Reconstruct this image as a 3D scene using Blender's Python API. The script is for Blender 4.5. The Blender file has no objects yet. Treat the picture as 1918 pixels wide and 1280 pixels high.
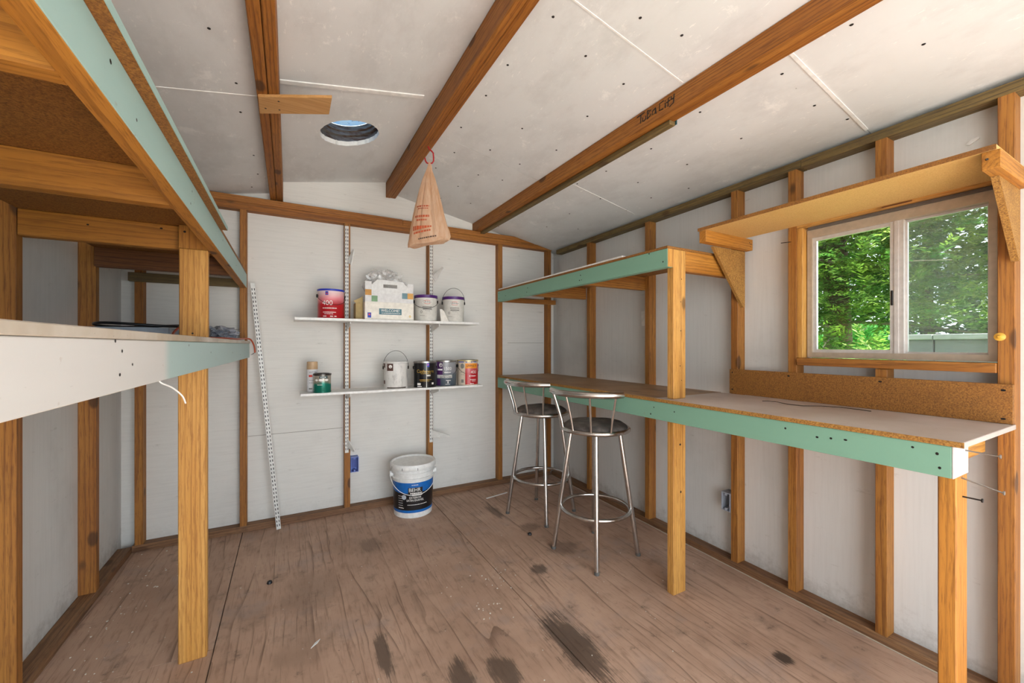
import bpy, bmesh, math, random
from math import sin, cos, pi, radians, atan2, sqrt
from mathutils import Vector, Matrix
random.seed(7)
S = bpy.context.scene
COL = S.collection

# ------------------------------------------------------------------ camera
YAW = math.atan((959 - 541) / 757.0)
CAM_H = 1.2
cd = bpy.data.cameras.new('camera'); cam = bpy.data.objects.new('camera', cd); COL.objects.link(cam)
cd.sensor_width = 36.0; cd.lens = 757.0 / 1918 * 36; cd.shift_y = 7.0 / 1918
cd.clip_start = 0.01
cam.location = (0, 0, CAM_H); cam.rotation_euler = (pi / 2, 0, -YAW)
S.camera = cam

# ------------------------------------------------------------------ sky, sun, exposure
W = bpy.data.worlds.new('sky'); S.world = W; W.use_nodes = True
bg = W.node_tree.nodes['Background']
bg.inputs[0].default_value = (0.80, 0.915, 1.0, 1); bg.inputs[1].default_value = 2.4
sl = bpy.data.lights.new('sun', 'SUN'); sun = bpy.data.objects.new('sun', sl); COL.objects.link(sun)
sl.energy = 10.5; sl.angle = radians(1.0); sl.color = (0.97, 0.985, 1.0)
sun.rotation_euler = Vector((-0.05, 0.53, -0.85)).to_track_quat('-Z', 'Y').to_euler()
sun.location = (1, -6, 10)
pl = bpy.data.lights.new('doorway_daylight_portal', 'AREA'); pl.shape = 'RECTANGLE'; pl.size = 2.6; pl.size_y = 2.05
pl.cycles.is_portal = True
po = bpy.data.objects.new('doorway_daylight_portal', pl); COL.objects.link(po)
po.location = (0.65, -1.12, 1.03); po.rotation_euler = (pi / 2, 0, 0)
S.view_settings.view_transform = 'Standard'; S.view_settings.look = 'None'
S.view_settings.exposure = 1.36; S.view_settings.gamma = 1.0
S.view_settings.use_curve_mapping = False

# ------------------------------------------------------------------ helpers
def lin(c):
    c /= 255.0
    return c / 12.92 if c <= 0.04045 else ((c + 0.055) / 1.055) ** 2.4
def C(h, k=1.0):
    h = h.lstrip('#')
    return tuple(min(1, lin(int(h[i:i + 2], 16)) * k) for i in (0, 2, 4)) + (1,)

MATS = {}
class NT:
    def __init__(s, name):
        m = bpy.data.materials.new(name); m.use_nodes = True
        s.m = m; s.t = m.node_tree; s.b = s.t.nodes['Principled BSDF']; s.out = s.t.nodes['Material Output']
    def n(s, typ, **kw):
        nd = s.t.nodes.new(typ)
        for k, v in kw.items():
            if k.startswith('i_'):
                key = k[2:]
                nd.inputs[int(key) if key.isdigit() else key.replace('_', ' ')].default_value = v
            else: setattr(nd, k, v)
        return nd
    def l(s, a, b): s.t.links.new(a, b)
    def math(s, op, a, b=None, clamp=False):
        nd = s.n('ShaderNodeMath', operation=op, use_clamp=clamp)
        for i, v in enumerate((a, b)):
            if v is None: continue
            if isinstance(v, (int, float)): nd.inputs[i].default_value = v
            else: s.l(v, nd.inputs[i])
        return nd.outputs[0]
    def vmath(s, op, a, b):
        nd = s.n('ShaderNodeVectorMath', operation=op)
        for i, v in enumerate((a, b)):
            if isinstance(v, (tuple, list)): nd.inputs[i].default_value = v
            else: s.l(v, nd.inputs[i])
        return nd.outputs[0]
    def mix(s, f, a, b, blend='MIX'):
        nd = s.n('ShaderNodeMix', data_type='RGBA', blend_type=blend)
        for sock, v in ((nd.inputs[0], f), (nd.inputs[6], a), (nd.inputs[7], b)):
            if isinstance(v, (int, float)): sock.default_value = v
            elif isinstance(v, tuple): sock.default_value = v
            else: s.l(v, sock)
        return nd.outputs[2]
    def sstep(s, v, a, b, c=0.0, d=1.0):
        nd = s.n('ShaderNodeMapRange', interpolation_type='SMOOTHSTEP')
        s.l(v, nd.inputs[0])
        for i, x in enumerate((a, b, c, d)): nd.inputs[i + 1].default_value = x
        return nd.outputs[0]
    def noise(s, vec, scale, detail=4, rough=0.55):
        nd = s.n('ShaderNodeTexNoise'); s.l(vec, nd.inputs['Vector'])
        nd.inputs['Scale'].default_value = scale; nd.inputs['Detail'].default_value = detail
        nd.inputs['Roughness'].default_value = rough
        return nd.outputs[0]
    def bump(s, h, strength=0.2, dist=0.002):
        nd = s.n('ShaderNodeBump'); s.l(h, nd.inputs['Height'])
        nd.inputs['Strength'].default_value = strength; nd.inputs['Distance'].default_value = dist
        s.l(nd.outputs[0], s.b.inputs['Normal'])

def pm(key, col, rough=0.5, metal=0.0, **kw):
    if key in MATS: return MATS[key]
    t = NT(key); c = C(col) if isinstance(col, str) else col
    t.b.inputs['Base Color'].default_value = c
    t.b.inputs['Roughness'].default_value = rough; t.b.inputs['Metallic'].default_value = metal
    for k, v in kw.items(): t.b.inputs[k.replace('_', ' ')].default_value = v
    # faint procedural mottling so nothing is perfectly flat
    tc = t.n('ShaderNodeTexCoord'); nz = t.noise(tc.outputs['Object'], 40, 3)
    v = t.sstep(nz, 0.25, 0.75, 0.90, 1.06)
    cc = t.mix(1.0, c, (1, 1, 1, 1), 'MULTIPLY')
    nd = cc.node; comb = t.n('ShaderNodeCombineColor')
    for i in range(3): t.l(v, comb.inputs[i])
    t.l(comb.outputs[0], nd.inputs[7]); t.l(cc, t.b.inputs['Base Color'])
    MATS[key] = t.m; return t.m

AX = {'X': 0, 'Y': 1, 'Z': 2}
def wood(tone, axis):
    key = 'wood_%s_%s' % (tone, axis)
    if key in MATS: return MATS[key]
    base, mid, dark, kn, wear = {
        'stud':  ('#a9722f', '#955c20', '#653812', 0.8, 0.12),
        'post':  ('#cc9a50', '#bd8539', '#8a5520', 0.7, 0.06),
        'beam':  ('#a66b28', '#935819', '#5f340d', 0.8, 0.10),
        'dark':  ('#7a4c22', '#663a16', '#40220c', 1.0, 0.15),
        'plate': ('#8f6a48', '#7a5538', '#513422', 0.6, 0.4),
        'old':   ('#80693c', '#63522f', '#3d3424', 0.6, 0.40),
        'joist': ('#bb7f30', '#a5691c', '#7c4b12', 0.8, 0.06),
        'lath':  ('#c89a62', '#bd8d55', '#a87943', 0.1, 0.05),
    }[tone]
    t = NT(key); a = AX[axis]
    tc = t.n('ShaderNodeTexCoord'); oi = t.n('ShaderNodeObjectInfo')
    r = oi.outputs['Random']
    off = t.n('ShaderNodeCombineXYZ')
    r2 = t.math('FRACT', t.math('MULTIPLY', r, 7.31)); r3 = t.math('FRACT', t.math('MULTIPLY', r, 13.7))
    k = 0
    for i in range(3):
        if i == a: t.l(t.math('MULTIPLY', r, 40.0), off.inputs[i])
        else:
            t.l(t.math('ADD', t.math('MULTIPLY', (r2, r3)[k], 0.14), 0.02), off.inputs[i]); k += 1
    p = t.vmath('ADD', tc.outputs['Object'], off.outputs[0])
    sq = [1, 1, 1]; sq[a] = 0.055
    q = t.vmath('MULTIPLY', p, tuple(sq))
    wv = t.n('ShaderNodeTexWave', wave_type='RINGS', rings_direction=axis, wave_profile='SAW')
    t.l(q, wv.inputs['Vector'])
    wv.inputs['Scale'].default_value = 22; wv.inputs['Distortion'].default_value = 10.0
    wv.inputs['Detail'].default_value = 3.5; wv.inputs['Detail Scale'].default_value = 0.8
    fine = t.noise(q, 260, 5, 0.65)
    broad = t.noise(q, 14, 3, 0.5)
    ring = t.sstep(wv.outputs['Fac'], 0.45, 1.0)
    c = t.mix(t.sstep(broad, 0.3, 0.7), C(base), C(mid))
    c = t.mix(t.math('MULTIPLY', t.math('MULTIPLY', ring, t.sstep(t.noise(q, 30, 3, 0.6), 0.3, 0.65, 0.35, 1.0)), 0.7), c, C(dark))
    c = t.mix(t.sstep(fine, 0.48, 0.66, 0, 0.6), c, C(dark))
    # knots
    sc = [6.5, 6.5, 6.5]; sc[a] = 3.2
    kp = t.vmath('MULTIPLY', p, tuple(sc))
    vo = t.n('ShaderNodeTexVoronoi'); t.l(kp, vo.inputs['Vector']); vo.inputs['Scale'].default_value = 1.0
    kk = t.sstep(vo.outputs['Distance'], 0.09, 0.15, kn, 0)
    c = t.mix(kk, c, C('#43260e'))
    # wear
    wz = t.noise(p, 9, 5, 0.65)
    c = t.mix(t.sstep(wz, 0.52, 0.75, 0, wear), c, C('#3a2a1c'))
    t.l(c, t.b.inputs['Base Color'])
    t.b.inputs['Roughness'].default_value = 0.62
    t.bump(t.math('ADD', ring, fine), 0.25, 0.0012)
    MATS[key] = t.m; return t.m

def paint(key, col, wear_col, amount=0.25, edge=None, rough=0.5, grain='X'):
    """painted lumber: base paint with scuffs of the wood below; edge=(y0,y1,col2): second paint colour from y0 on (world y)"""
    if key in MATS: return MATS[key]
    t = NT(key); g = t.n('ShaderNodeNewGeometry'); P = g.outputs['Position']
    sq = [7, 7, 7]; sq[AX[grain]] = 1.0
    q = t.vmath('MULTIPLY', P, tuple(sq))
    c = C(col)
    n1 = t.noise(q, 3, 4)
    c1 = t.mix(t.sstep(n1, 0.3, 0.7, 0, 0.18), c, C(wear_col))
    if edge:
        sx = t.n('ShaderNodeSeparateXYZ'); t.l(P, sx.inputs[0])
        c1 = t.mix(t.sstep(sx.outputs[1], edge[0], edge[1]), c1, C(edge[2]))
    n2 = t.noise(q, 22, 5, 0.65)
    c1 = t.mix(t.sstep(n2, 0.70, 0.76, 0, amount), c1, C('#4b3a28'))
    n3 = t.noise(P, 30, 3, 0.6)
    c1 = t.mix(t.sstep(n3, 0.70, 0.74, 0, amount), c1, C('#8c6a42'))
    t.l(c1, t.b.inputs['Base Color']); t.b.inputs['Roughness'].default_value = rough
    t.bump(n1, 0.12, 0.002)
    MATS[key] = t.m; return t.m

def particle(key, a, b, c3):
    if key in MATS: return MATS[key]
    t = NT(key); g = t.n('ShaderNodeNewGeometry'); P = g.outputs['Position']
    n = t.noise(P, 240, 3, 0.7); v = t.n('ShaderNodeTexVoronoi'); t.l(P, v.inputs['Vector']); v.inputs['Scale'].default_value = 320
    c = t.mix(t.sstep(n, 0.32, 0.68), C(a), C(b))
    c = t.mix(t.sstep(v.outputs['Color'], 0.62, 0.9, 0, 0.5), c, C(c3))
    n2 = t.noise(P, 6, 5, 0.65)
    c = t.mix(t.sstep(n2, 0.52, 0.72, 0, 0.55), c, C(a))
    t.l(c, t.b.inputs['Base Color']); t.b.inputs['Roughness'].default_value = 0.75
    t.bump(n, 0.2, 0.001)
    MATS[key] = t.m; return t.m

def wallpaint(key, col, dirt=0.25, streak=(1.6, 1.6, 30), col2='#a9a6a0', flecks=False, low=0.12):
    if key in MATS: return MATS[key]
    t = NT(key); g = t.n('ShaderNodeNewGeometry'); P = g.outputs['Position']
    q = t.vmath('MULTIPLY', P, streak)
    n1 = t.noise(q, 3.0, 5, 0.6)
    c = t.mix(t.sstep(n1, 0.35, 0.8, 0, 0.16), C(col), C(col2))
    n2 = t.noise(P, 2.2, 6, 0.6)
    c = t.mix(t.sstep(n2, 0.5, 0.78, 0, dirt), c, C('#8d8a86'))
    # scuff marks
    n3 = t.noise(t.vmath('MULTIPLY', P, (14, 14, 60)), 1.0, 5, 0.7)
    c = t.mix(t.sstep(n3, 0.735, 0.77, 0, 0.7), c, C('#6a675f'))
    n5 = t.noise(t.vmath('MULTIPLY', P, (40, 40, 13)), 1.0, 4, 0.7)
    c = t.mix(t.sstep(n5, 0.75, 0.78, 0, 0.55), c, C('#77736a'))
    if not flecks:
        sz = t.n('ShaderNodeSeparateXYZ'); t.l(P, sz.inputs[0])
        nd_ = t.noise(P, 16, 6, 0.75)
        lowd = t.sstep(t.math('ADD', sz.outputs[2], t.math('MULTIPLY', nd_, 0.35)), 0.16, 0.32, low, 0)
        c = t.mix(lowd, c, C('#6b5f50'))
        nd2 = t.noise(t.vmath('MULTIPLY', P, (9, 9, 34)), 1.0, 6, 0.75)
        c = t.mix(t.sstep(nd2, 0.62, 0.72, 0, 0.35), c, C('#8f8b83'))
    if flecks:
        n4 = t.noise(t.vmath('MULTIPLY', P, (60, 18, 18)), 1.0, 5, 0.7)
        c = t.mix(t.sstep(n4, 0.62, 0.68, 0, 0.6), c, C('#f4f3f0'))
        n6 = t.noise(P, 5.0, 6, 0.75)
        c = t.mix(t.sstep(n6, 0.60, 0.68, 0, 0.6), c, C('#f2f1ef'))
        n9 = t.noise(t.vmath('MULTIPLY', P, (2.5, 1.2, 2.5)), 2.0, 6, 0.7)
        c = t.mix(t.sstep(n9, 0.45, 0.68, 0, 0.45), c, C('#c2c1c0'))
    t.l(c, t.b.inputs['Base Color']); t.b.inputs['Roughness'].default_value = 0.7
    t.bump(t.math('ADD', n1, t.math('MULTIPLY', t.noise(P, 160, 3), 0.4)), 0.18, 0.002)
    MATS[key] = t.m; return t.m

def link(o, parent=None):
    COL.objects.link(o)
    if parent is not None: o.parent = parent
    return o
def rootloc(o):
    v = Vector((0, 0, 0))
    while o is not None:
        v = v + o.location; o = o.parent
    return v
def obj(name, bm, mat, parent=None, smooth=False, bevel=0.0, segs=1):
    """mesh given in world coordinates; origin goes to the piece's own centre"""
    if bevel > 0:
        bmesh.ops.bevel(bm, geom=bm.edges[:], offset=bevel, segments=segs, affect='EDGES', clamp_overlap=True)
    bmesh.ops.recalc_face_normals(bm, faces=bm.faces[:])
    xs = [v.co for v in bm.verts]
    c = Vector([(min(p[i] for p in xs) + max(p[i] for p in xs)) / 2 for i in range(3)])
    bmesh.ops.translate(bm, verts=bm.verts[:], vec=-c)
    me = bpy.data.meshes.new(name); bm.to_mesh(me); bm.free()
    for m in (mat if isinstance(mat, (list, tuple)) else [mat]): me.materials.append(m)
    if smooth:
        for p in me.polygons: p.use_smooth = True
        try: me.set_sharp_from_angle(angle=radians(38))
        except Exception: pass
    o = bpy.data.objects.new(name, me); o.location = c - rootloc(parent)
    return link(o, parent)
def tag(o, label, cat, group=None):
    o['label'] = label; o['category'] = cat
    if group: o['group'] = group
    return o
def thing(name, loc, label, cat, group=None):
    o = bpy.data.objects.new(name, None); o.location = loc; o.empty_display_size = 0.05
    link(o); return tag(o, label, cat, group)
def struct(o): o['kind'] = 'structure'; return o

def hexa(bm, f, xs, ys, zs):
    vs = [bm.verts.new(f(x, y, z)) for x in xs for y in ys for z in zs]
    for q in ((0, 1, 3, 2), (4, 6, 7, 5), (0, 4, 5, 1), (2, 3, 7, 6), (0, 2, 6, 4), (1, 5, 7, 3)):
        bm.faces.new([vs[i] for i in q])
def ident(x, y, z): return (x, y, z)
def box(name, xs, ys, zs, mat, parent=None, bevel=0.0015, f=ident):
    bm = bmesh.new(); hexa(bm, f, xs, ys, zs)
    return obj(name, bm, mat, parent, bevel=bevel)
def xr(y): return 2.078 + 0.02 * (y - 0.7)
def RW(d, y, z): return (xr(y) + d, y, z)      # right wall frame: d = offset from the stud faces, outwards

def tube(bm, pts, r, n=10, closed=False, sx=1.0):
    pts = [Vector(p) for p in pts]; N = len(pts); rings = []
    up = None
    for i, p in enumerate(pts):
        if closed: d = pts[(i + 1) % N] - pts[i - 1]
        else: d = pts[min(i + 1, N - 1)] - pts[max(i - 1, 0)]
        d.normalize()
        if up is None: up = Vector((0, 0, 1)) if abs(d.z) < 0.9 else Vector((1, 0, 0))
        s = d.cross(up)
        if s.length < 1e-4: s = d.orthogonal()
        s.normalize(); up = s.cross(d).normalized()
        rr = r[i] if isinstance(r, (list, tuple)) else r
        rings.append([bm.verts.new(p + (s * cos(2 * pi * k / n) * sx + up * sin(2 * pi * k / n)) * rr) for k in range(n)])
    for i in range(N if closed else N - 1):
        a, b = rings[i], rings[(i + 1) % N]
        for k in range(n): bm.faces.new((a[k], a[(k + 1) % n], b[(k + 1) % n], b[k]))
    if not closed:
        bm.faces.new(rings[0][::-1]); bm.faces.new(rings[-1])
def lathe(bm, prof, c=(0, 0, 0), n=40, a0=0.0, a1=2 * pi):
    full = abs(a1 - a0 - 2 * pi) < 1e-6; m = n if full else n + 1; rings = []
    for r, z in prof:
        if r < 1e-6 and full: rings.append([bm.verts.new((c[0], c[1], c[2] + z))])
        else: rings.append([bm.verts.new((c[0] + r * cos(a0 + (a1 - a0) * k / n), c[1] + r * sin(a0 + (a1 - a0) * k / n), c[2] + z)) for k in range(m)])
    for i in range(len(prof) - 1):
        a, b = rings[i], rings[i + 1]
        for k in range(n):
            k2 = (k + 1) % m
            if len(a) == 1 and len(b) == 1: continue
            if len(a) == 1: bm.faces.new((a[0], b[k], b[k2]))
            elif len(b) == 1: bm.faces.new((a[k], a[k2], b[0]))
            else: bm.faces.new((a[k], a[k2], b[k2], b[k]))
def prism(bm, poly, f0, f1):
    """poly: list of 2-D points; f0,f1 map (u,v) to the two faces"""
    a = [bm.verts.new(f0(*p)) for p in poly]; b = [bm.verts.new(f1(*p)) for p in poly]
    bm.faces.new(a[::-1]); bm.faces.new(b); n = len(poly)
    for i in range(n): bm.faces.new((a[i], a[(i + 1) % n], b[(i + 1) % n], b[i]))
def text_geo(body, size, sx=1.0, shear=0.0):
    cu = bpy.data.curves.new('lettering', 'FONT'); cu.body = body; cu.size = size
    cu.align_x = 'CENTER'; cu.align_y = 'CENTER'; cu.resolution_u = 3; cu.shear = shear
    o = bpy.data.objects.new('lettering', cu); COL.objects.link(o)
    bpy.context.view_layer.update()
    me = bpy.data.meshes.new_from_object(o.evaluated_get(bpy.context.evaluated_depsgraph_get()))
    g = [(v.co.x * sx, v.co.y) for v in me.vertices], [tuple(p.vertices) for p in me.polygons]
    bpy.data.objects.remove(o); bpy.data.curves.remove(cu); bpy.data.meshes.remove(me)
    return g
def text_on(bm, f, body, size, u=0, v=0, sx=1.0, shear=0.0):
    vs, fs = text_geo(body, size, sx, shear)
    bv = [bm.verts.new(f(x + u, y + v)) for x, y in vs]
    for p in fs:
        try: bm.faces.new([bv[i] for i in p])
        except ValueError: pass
def patch(bm, f, u0, u1, v0, v1, nu=1, nv=1):
    g = [[bm.verts.new(f(u0 + (u1 - u0) * i / nu, v0 + (v1 - v0) * j / nv)) for j in range(nv + 1)] for i in range(nu + 1)]
    for i in range(nu):
        for j in range(nv): bm.faces.new((g[i][j], g[i + 1][j], g[i + 1][j + 1], g[i][j + 1]))
def disc_on(bm, f, u, v, ru, rv, n=20, inner=0.0):
    if inner <= 0:
        bm.faces.new([bm.verts.new(f(u + ru * cos(2 * pi * k / n), v + rv * sin(2 * pi * k / n))) for k in range(n)])
    else:
        a = [bm.verts.new(f(u + ru * cos(2 * pi * k / n), v + rv * sin(2 * pi * k / n))) for k in range(n)]
        b = [bm.verts.new(f(u + ru * inner * cos(2 * pi * k / n), v + rv * inner * sin(2 * pi * k / n))) for k in range(n)]
        for k in range(n): bm.faces.new((a[k], a[(k + 1) % n], b[(k + 1) % n], b[k]))
def cyl_map(c, r, face, z0):
    """(u,v) in metres on a cylinder; u to the right as seen from outside, v up from z0"""
    return lambda u, v: (c[0] + r * cos(face + u / r), c[1] + r * sin(face + u / r), z0 + v)
def plane_map(o, du, dv):
    o, du, dv = Vector(o), Vector(du), Vector(dv)
    return lambda u, v: o + du * u + dv * v

# ------------------------------------------------------------------ materials
M_wall = wallpaint('white_painted_board', '#dddbd6', 0.16)
M_wallv = wallpaint('white_painted_grooved_board', '#d6d5d2', 0.22, (26, 26, 1.2), low=0.4)
M_ceil = wallpaint('bare_drywall', '#dcdddd', 0.05, (1.2, 1.2, 1.2), '#bdbbb8', True)
M_chip = particle('particle_board', '#7d5322', '#b5863f', '#5a3a16')
M_chipd = particle('dark_particle_board', '#75491c', '#a06c2c', '#4c2e10')
M_chipl = particle('pale_fibre_board', '#c79c58', '#d6ae6c', '#b58a48')
M_teal = paint('mint_paint', '#7aa690', '#719b86', 0.35, grain='Y')
M_tealL = paint('pale_teal_paint', '#9dbcb6', '#90b0aa', 0.25, grain='Y')
M_fasc = paint('white_and_teal_paint', '#d3d2cf', '#c5c4c0', 0.18, edge=(1.17, 1.24, '#a9c3c1'), grain='Y')
M_white = pm('white_enamel', '#e6e5e2', 0.4)
M_whitep = pm('white_plastic', '#e8e8e6', 0.35)
M_whitemetal = pm('white_metal', '#dad9d5', 0.35)
M_slot = pm('slot_shadow_black', '#23211f', 0.8)
M_black = pm('black_plastic', '#16161a', 0.45)
M_nail = pm('dark_steel', '#2b2725', 0.5, 0.6)
M_steel = pm('bright_steel', '#a9a6a2', 0.35, 1.0)
M_chrome = pm('brushed_chrome', '#c9c7c4', 0.22, 1.0)
M_alu = pm('window_aluminium', '#b9ab98', 0.45, 0.35)
M_alul = pm('window_aluminium_light', '#cfc9c4', 0.4, 0.35)
M_caulk = pm('caulk_white', '#b3a492', 0.6)
M_orange = pm('orange_cord', '#a8431f', 0.5)
M_red = pm('red_vinyl', '#b01e24', 0.4)
M_bluebox = pm('blue_plastic', '#6a7fc4', 0.45)
M_greybox = pm('grey_plastic', '#9a9da6', 0.45)
M_brown = pm('cardboard', '#b09a6a', 0.8)

def floor_mat():
    t = NT('plywood_floor'); g = t.n('ShaderNodeNewGeometry'); P = g.outputs['Position']
    oi = t.n('ShaderNodeObjectInfo')
    off = t.n('ShaderNodeCombineXYZ'); t.l(t.math('MULTIPLY', oi.outputs['Random'], 5.0), off.inputs[0]); t.l(t.math('MULTIPLY', oi.outputs['Random'], 9.0), off.inputs[1])
    p = t.vmath('ADD', P, off.outputs[0])
    q = t.vmath('MULTIPLY', p, (1, 0.16, 1))
    w = t.n('ShaderNodeTexWave', wave_type='BANDS', bands_direction='X', wave_profile='SAW'); t.l(q, w.inputs['Vector'])
    w.inputs['Scale'].default_value = 2.4; w.inputs['Distortion'].default_value = 13.0
    w.inputs['Detail'].default_value = 3.0; w.inputs['Detail Scale'].default_value = 0.75; w.inputs['Detail Roughness'].default_value = 0.55
    line = t.sstep(w.outputs['Fac'], 0.90, 1.0)
    shade = t.sstep(w.outputs['Fac'], 0.0, 1.0)
    n1 = t.noise(P, 2.2, 6, 0.6); n2 = t.noise(q, 60, 4, 0.6); n3 = t.noise(P, 6.5, 7, 0.7)
    c = t.mix(t.sstep(n1, 0.3, 0.7), C('#c4a48e'), C('#ab8c77'))
    c = t.mix(t.math('MULTIPLY', shade, 0.12), c, C('#85624c'))
    gate = t.sstep(t.noise(p, 2.6, 3, 0.6), 0.40, 0.60)
    c = t.mix(t.math('MULTIPLY', t.math('MULTIPLY', line, gate), 0.6), c, C('#563c2c'))
    c = t.mix(t.sstep(n2, 0.5, 0.75, 0, 0.4), c, C('#6b4a36'))
    c = t.mix(t.sstep(n3, 0.52, 0.74, 0, 0.5), c, C('#6a594e'))
    n5 = t.noise(P, 3.1, 5, 0.65)
    c = t.mix(t.sstep(n5, 0.52, 0.7, 0, 0.45), c, C('#9d8d86'))
    w2 = t.n('ShaderNodeTexWave', wave_type='BANDS', bands_direction='X', wave_profile='SAW'); t.l(t.vmath('ADD', q, (3.7, 1.1, 0)), w2.inputs['Vector'])
    w2.inputs['Scale'].default_value = 6.5; w2.inputs['Distortion'].default_value = 16.0; w2.inputs['Detail'].default_value = 4.0; w2.inputs['Detail Scale'].default_value = 0.6
    g2 = t.sstep(t.noise(t.vmath('ADD', p, (9, 2, 0)), 1.8, 3, 0.6), 0.45, 0.62)
    c = t.mix(t.math('MULTIPLY', t.math('MULTIPLY', t.sstep(w2.outputs['Fac'], 0.82, 1.0), g2), 0.55), c, C('#553b2a'))
    n7 = t.noise(t.vmath('MULTIPLY', P, (160, 5, 1)), 1.0, 4, 0.6)
    c = t.mix(t.sstep(n7, 0.56, 0.74, 0, 0.45), c, C('#5f4534'))
    n8 = t.noise(P, 13, 6, 0.75)
    c = t.mix(t.sstep(n8, 0.60, 0.70, 0, 0.45), c, C('#4e4038'))
    # oil stains with their own outlines
    sx = t.n('ShaderNodeSeparateXYZ'); t.l(P, sx.inputs[0])
    wob = t.math('MULTIPLY', t.math('SUBTRACT', t.noise(t.vmath('MULTIPLY', P, (1, 0.5, 1)), 22, 5, 0.65), 0.5), 1.5)
    wob = t.math('ADD', wob, t.math('MULTIPLY', t.math('SUBTRACT', n7, 0.5), 1.6))
    for (cx, cy, rx, ry, k) in ((0.322, 1.60, 0.03, 0.13, 0.75), (1.0, 1.30, 0.085, 0.22, 0.8), (0.545, 1.36, 0.045, 0.10, 0.75),
                                (0.69, 1.31, 0.05, 0.12, 0.75), (1.17, 1.82, 0.05, 0.05, 0.7), (1.66, 0.85, 0.03, 0.035, 0.95),
                                (1.39, 2.27, 0.07, 0.06, 0.45), (0.43, 2.53, 0.06, 0.10, 0.35), (1.30, 2.62, 0.04, 0.12, 0.6),
                                (1.42, 1.95, 0.10, 0.08, 0.45), (0.10, 2.2, 0.14, 0.22, 0.16), (0.05, 1.85, 0.12, 0.16, 0.14)):
        dx = t.math('DIVIDE', t.math('SUBTRACT', sx.outputs[0], cx), rx)
        dy = t.math('DIVIDE', t.math('SUBTRACT', sx.outputs[1], cy), ry)
        d = t.math('SQRT', t.math('ADD', t.math('MULTIPLY', dx, dx), t.math('MULTIPLY', dy, dy)))
        f = t.sstep(t.math('ADD', d, wob), 0.62, 1.2, k, 0)
        c = t.mix(f, c, C('#3c3027'))
    # small dark splashes and white paint specks
    v = t.noise(P, 38, 3, 0.6)
    c = t.mix(t.sstep(v, 0.735, 0.76, 0, 0.8), c, C('#2c231d'))
    v2 = t.noise(t.vmath('ADD', P, (5.3, 1.7, 0)), 85, 2, 0.5)
    c = t.mix(t.sstep(v2, 0.775, 0.79, 0, 0.8), c, C('#d8d2c8'))
    t.l(c, t.b.inputs['Base Color']); t.b.inputs['Roughness'].default_value = 0.62
    t.bump(t.math('ADD', line, t.math('MULTIPLY', n2, 0.7)), 0.25, 0.0015)
    return t.m
M_floor = floor_mat()

def lam_mat(key, a, b, stain):
    t = NT(key); P = t.n('ShaderNodeNewGeometry').outputs['Position']
    n = t.noise(P, 3, 6, 0.6); n2 = t.noise(P, 140, 2, 0.6)
    n4 = t.noise(t.vmath('MULTIPLY', P, (3, 1, 1)), 3.4, 4, 0.6)
    c = t.mix(t.sstep(n, 0.3, 0.7), C(a), C(b))
    c = t.mix(t.sstep(n4, 0.55, 0.72, 0, stain), c, C('#4a3a2c'))
    c = t.mix(t.sstep(n2, 0.68, 0.75, 0, 0.5), c, C('#6b5a4a'))
    t.l(c, t.b.inputs['Base Color']); t.b.inputs['Roughness'].default_value = 0.5
    return t.m
M_topw = lam_mat('worn_white_bench_top', '#b9aea7', '#a8998e', 0.25)
M_topb = lam_mat('worn_brown_bench_top', '#a5855f', '#8b6b49', 0.75)
M_edgew = lam_mat('worn_board_edge', '#cbc5bb', '#a8977c', 0.35)

# ================================================================== STRUCTURE
# ---- floor: sheets of plywood
fl = struct(box('floor', (-0.95, 2.30), (-1.15, 3.30), (-0.06, -0.018), pm('joist_dark', '#2a1d14', 0.9), bevel=0))
for xs, ys in (((-0.90, -0.2615), (1.968, 3.22)), ((-0.90, -0.2605), (-1.10, 1.9655)), ((-0.2575, 0.9635), (-1.10, 3.22)), ((0.9675, 2.26), (-1.10, 3.22))):
    box('plywood_sheet', xs, ys, (-0.0175, 0.0), M_floor, fl, bevel=0.0008)

# ---- left wall
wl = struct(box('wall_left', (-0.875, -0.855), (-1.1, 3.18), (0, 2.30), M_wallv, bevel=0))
box('bottom_plate', (-0.855, -0.793), (-1.1, 3.098), (0, 0.038), wood('plate', 'Y'), wl)
box('top_plate', (-0.855, -0.793), (-1.1, 3.098), (2.03, 2.068), wood('stud', 'Y'), wl)
for y in (-0.55, 0.06, 0.70, 1.335, 1.972, 2.606):
    box('stud', (-0.855, -0.793), (y, y + 0.038), (0.038, 2.03), wood('stud', 'Z'), wl)

# ---- back wall
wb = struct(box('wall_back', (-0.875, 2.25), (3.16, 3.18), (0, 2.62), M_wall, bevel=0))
box('bottom_plate', (-0.793, 2.118), (3.098, 3.16), (0, 0.04), wood('plate', 'X'), wb)
box('top_plate', (-0.85, 1.02), (3.098, 3.16), (2.07, 2.114), wood('beam', 'X'), wb)
box('top_plate', (1.022, 2.13), (3.098, 3.16), (2.07, 2.112), wood('beam', 'X'), wb)
box('top_plate', (-0.85, 0.76), (3.098, 3.16), (2.1145, 2.158), wood('beam', 'X'), wb)
box('top_plate', (0.762, 2.10), (3.100, 3.16), (2.1145, 2.156), wood('beam', 'X'), wb)
for x in (-0.781, -0.2746, 0.3477, 0.960, 1.579, 2.086):
    box('stud', (x, x + 0.038), (3.098, 3.16), (0.04, 2.07), wood('stud', 'Z'), wb)
for x0, x1, z in ((-0.74, -0.28, 1.30), (-0.235, 0.34, 0.60), (1.70, 2.08, 1.22)):
    box('panel_joint', (x0, x1), (3.1592, 3.1602), (z, z + 0.003), pm('joint_shadow', '#8a867c', 0.9), wb, bevel=0)

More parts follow.
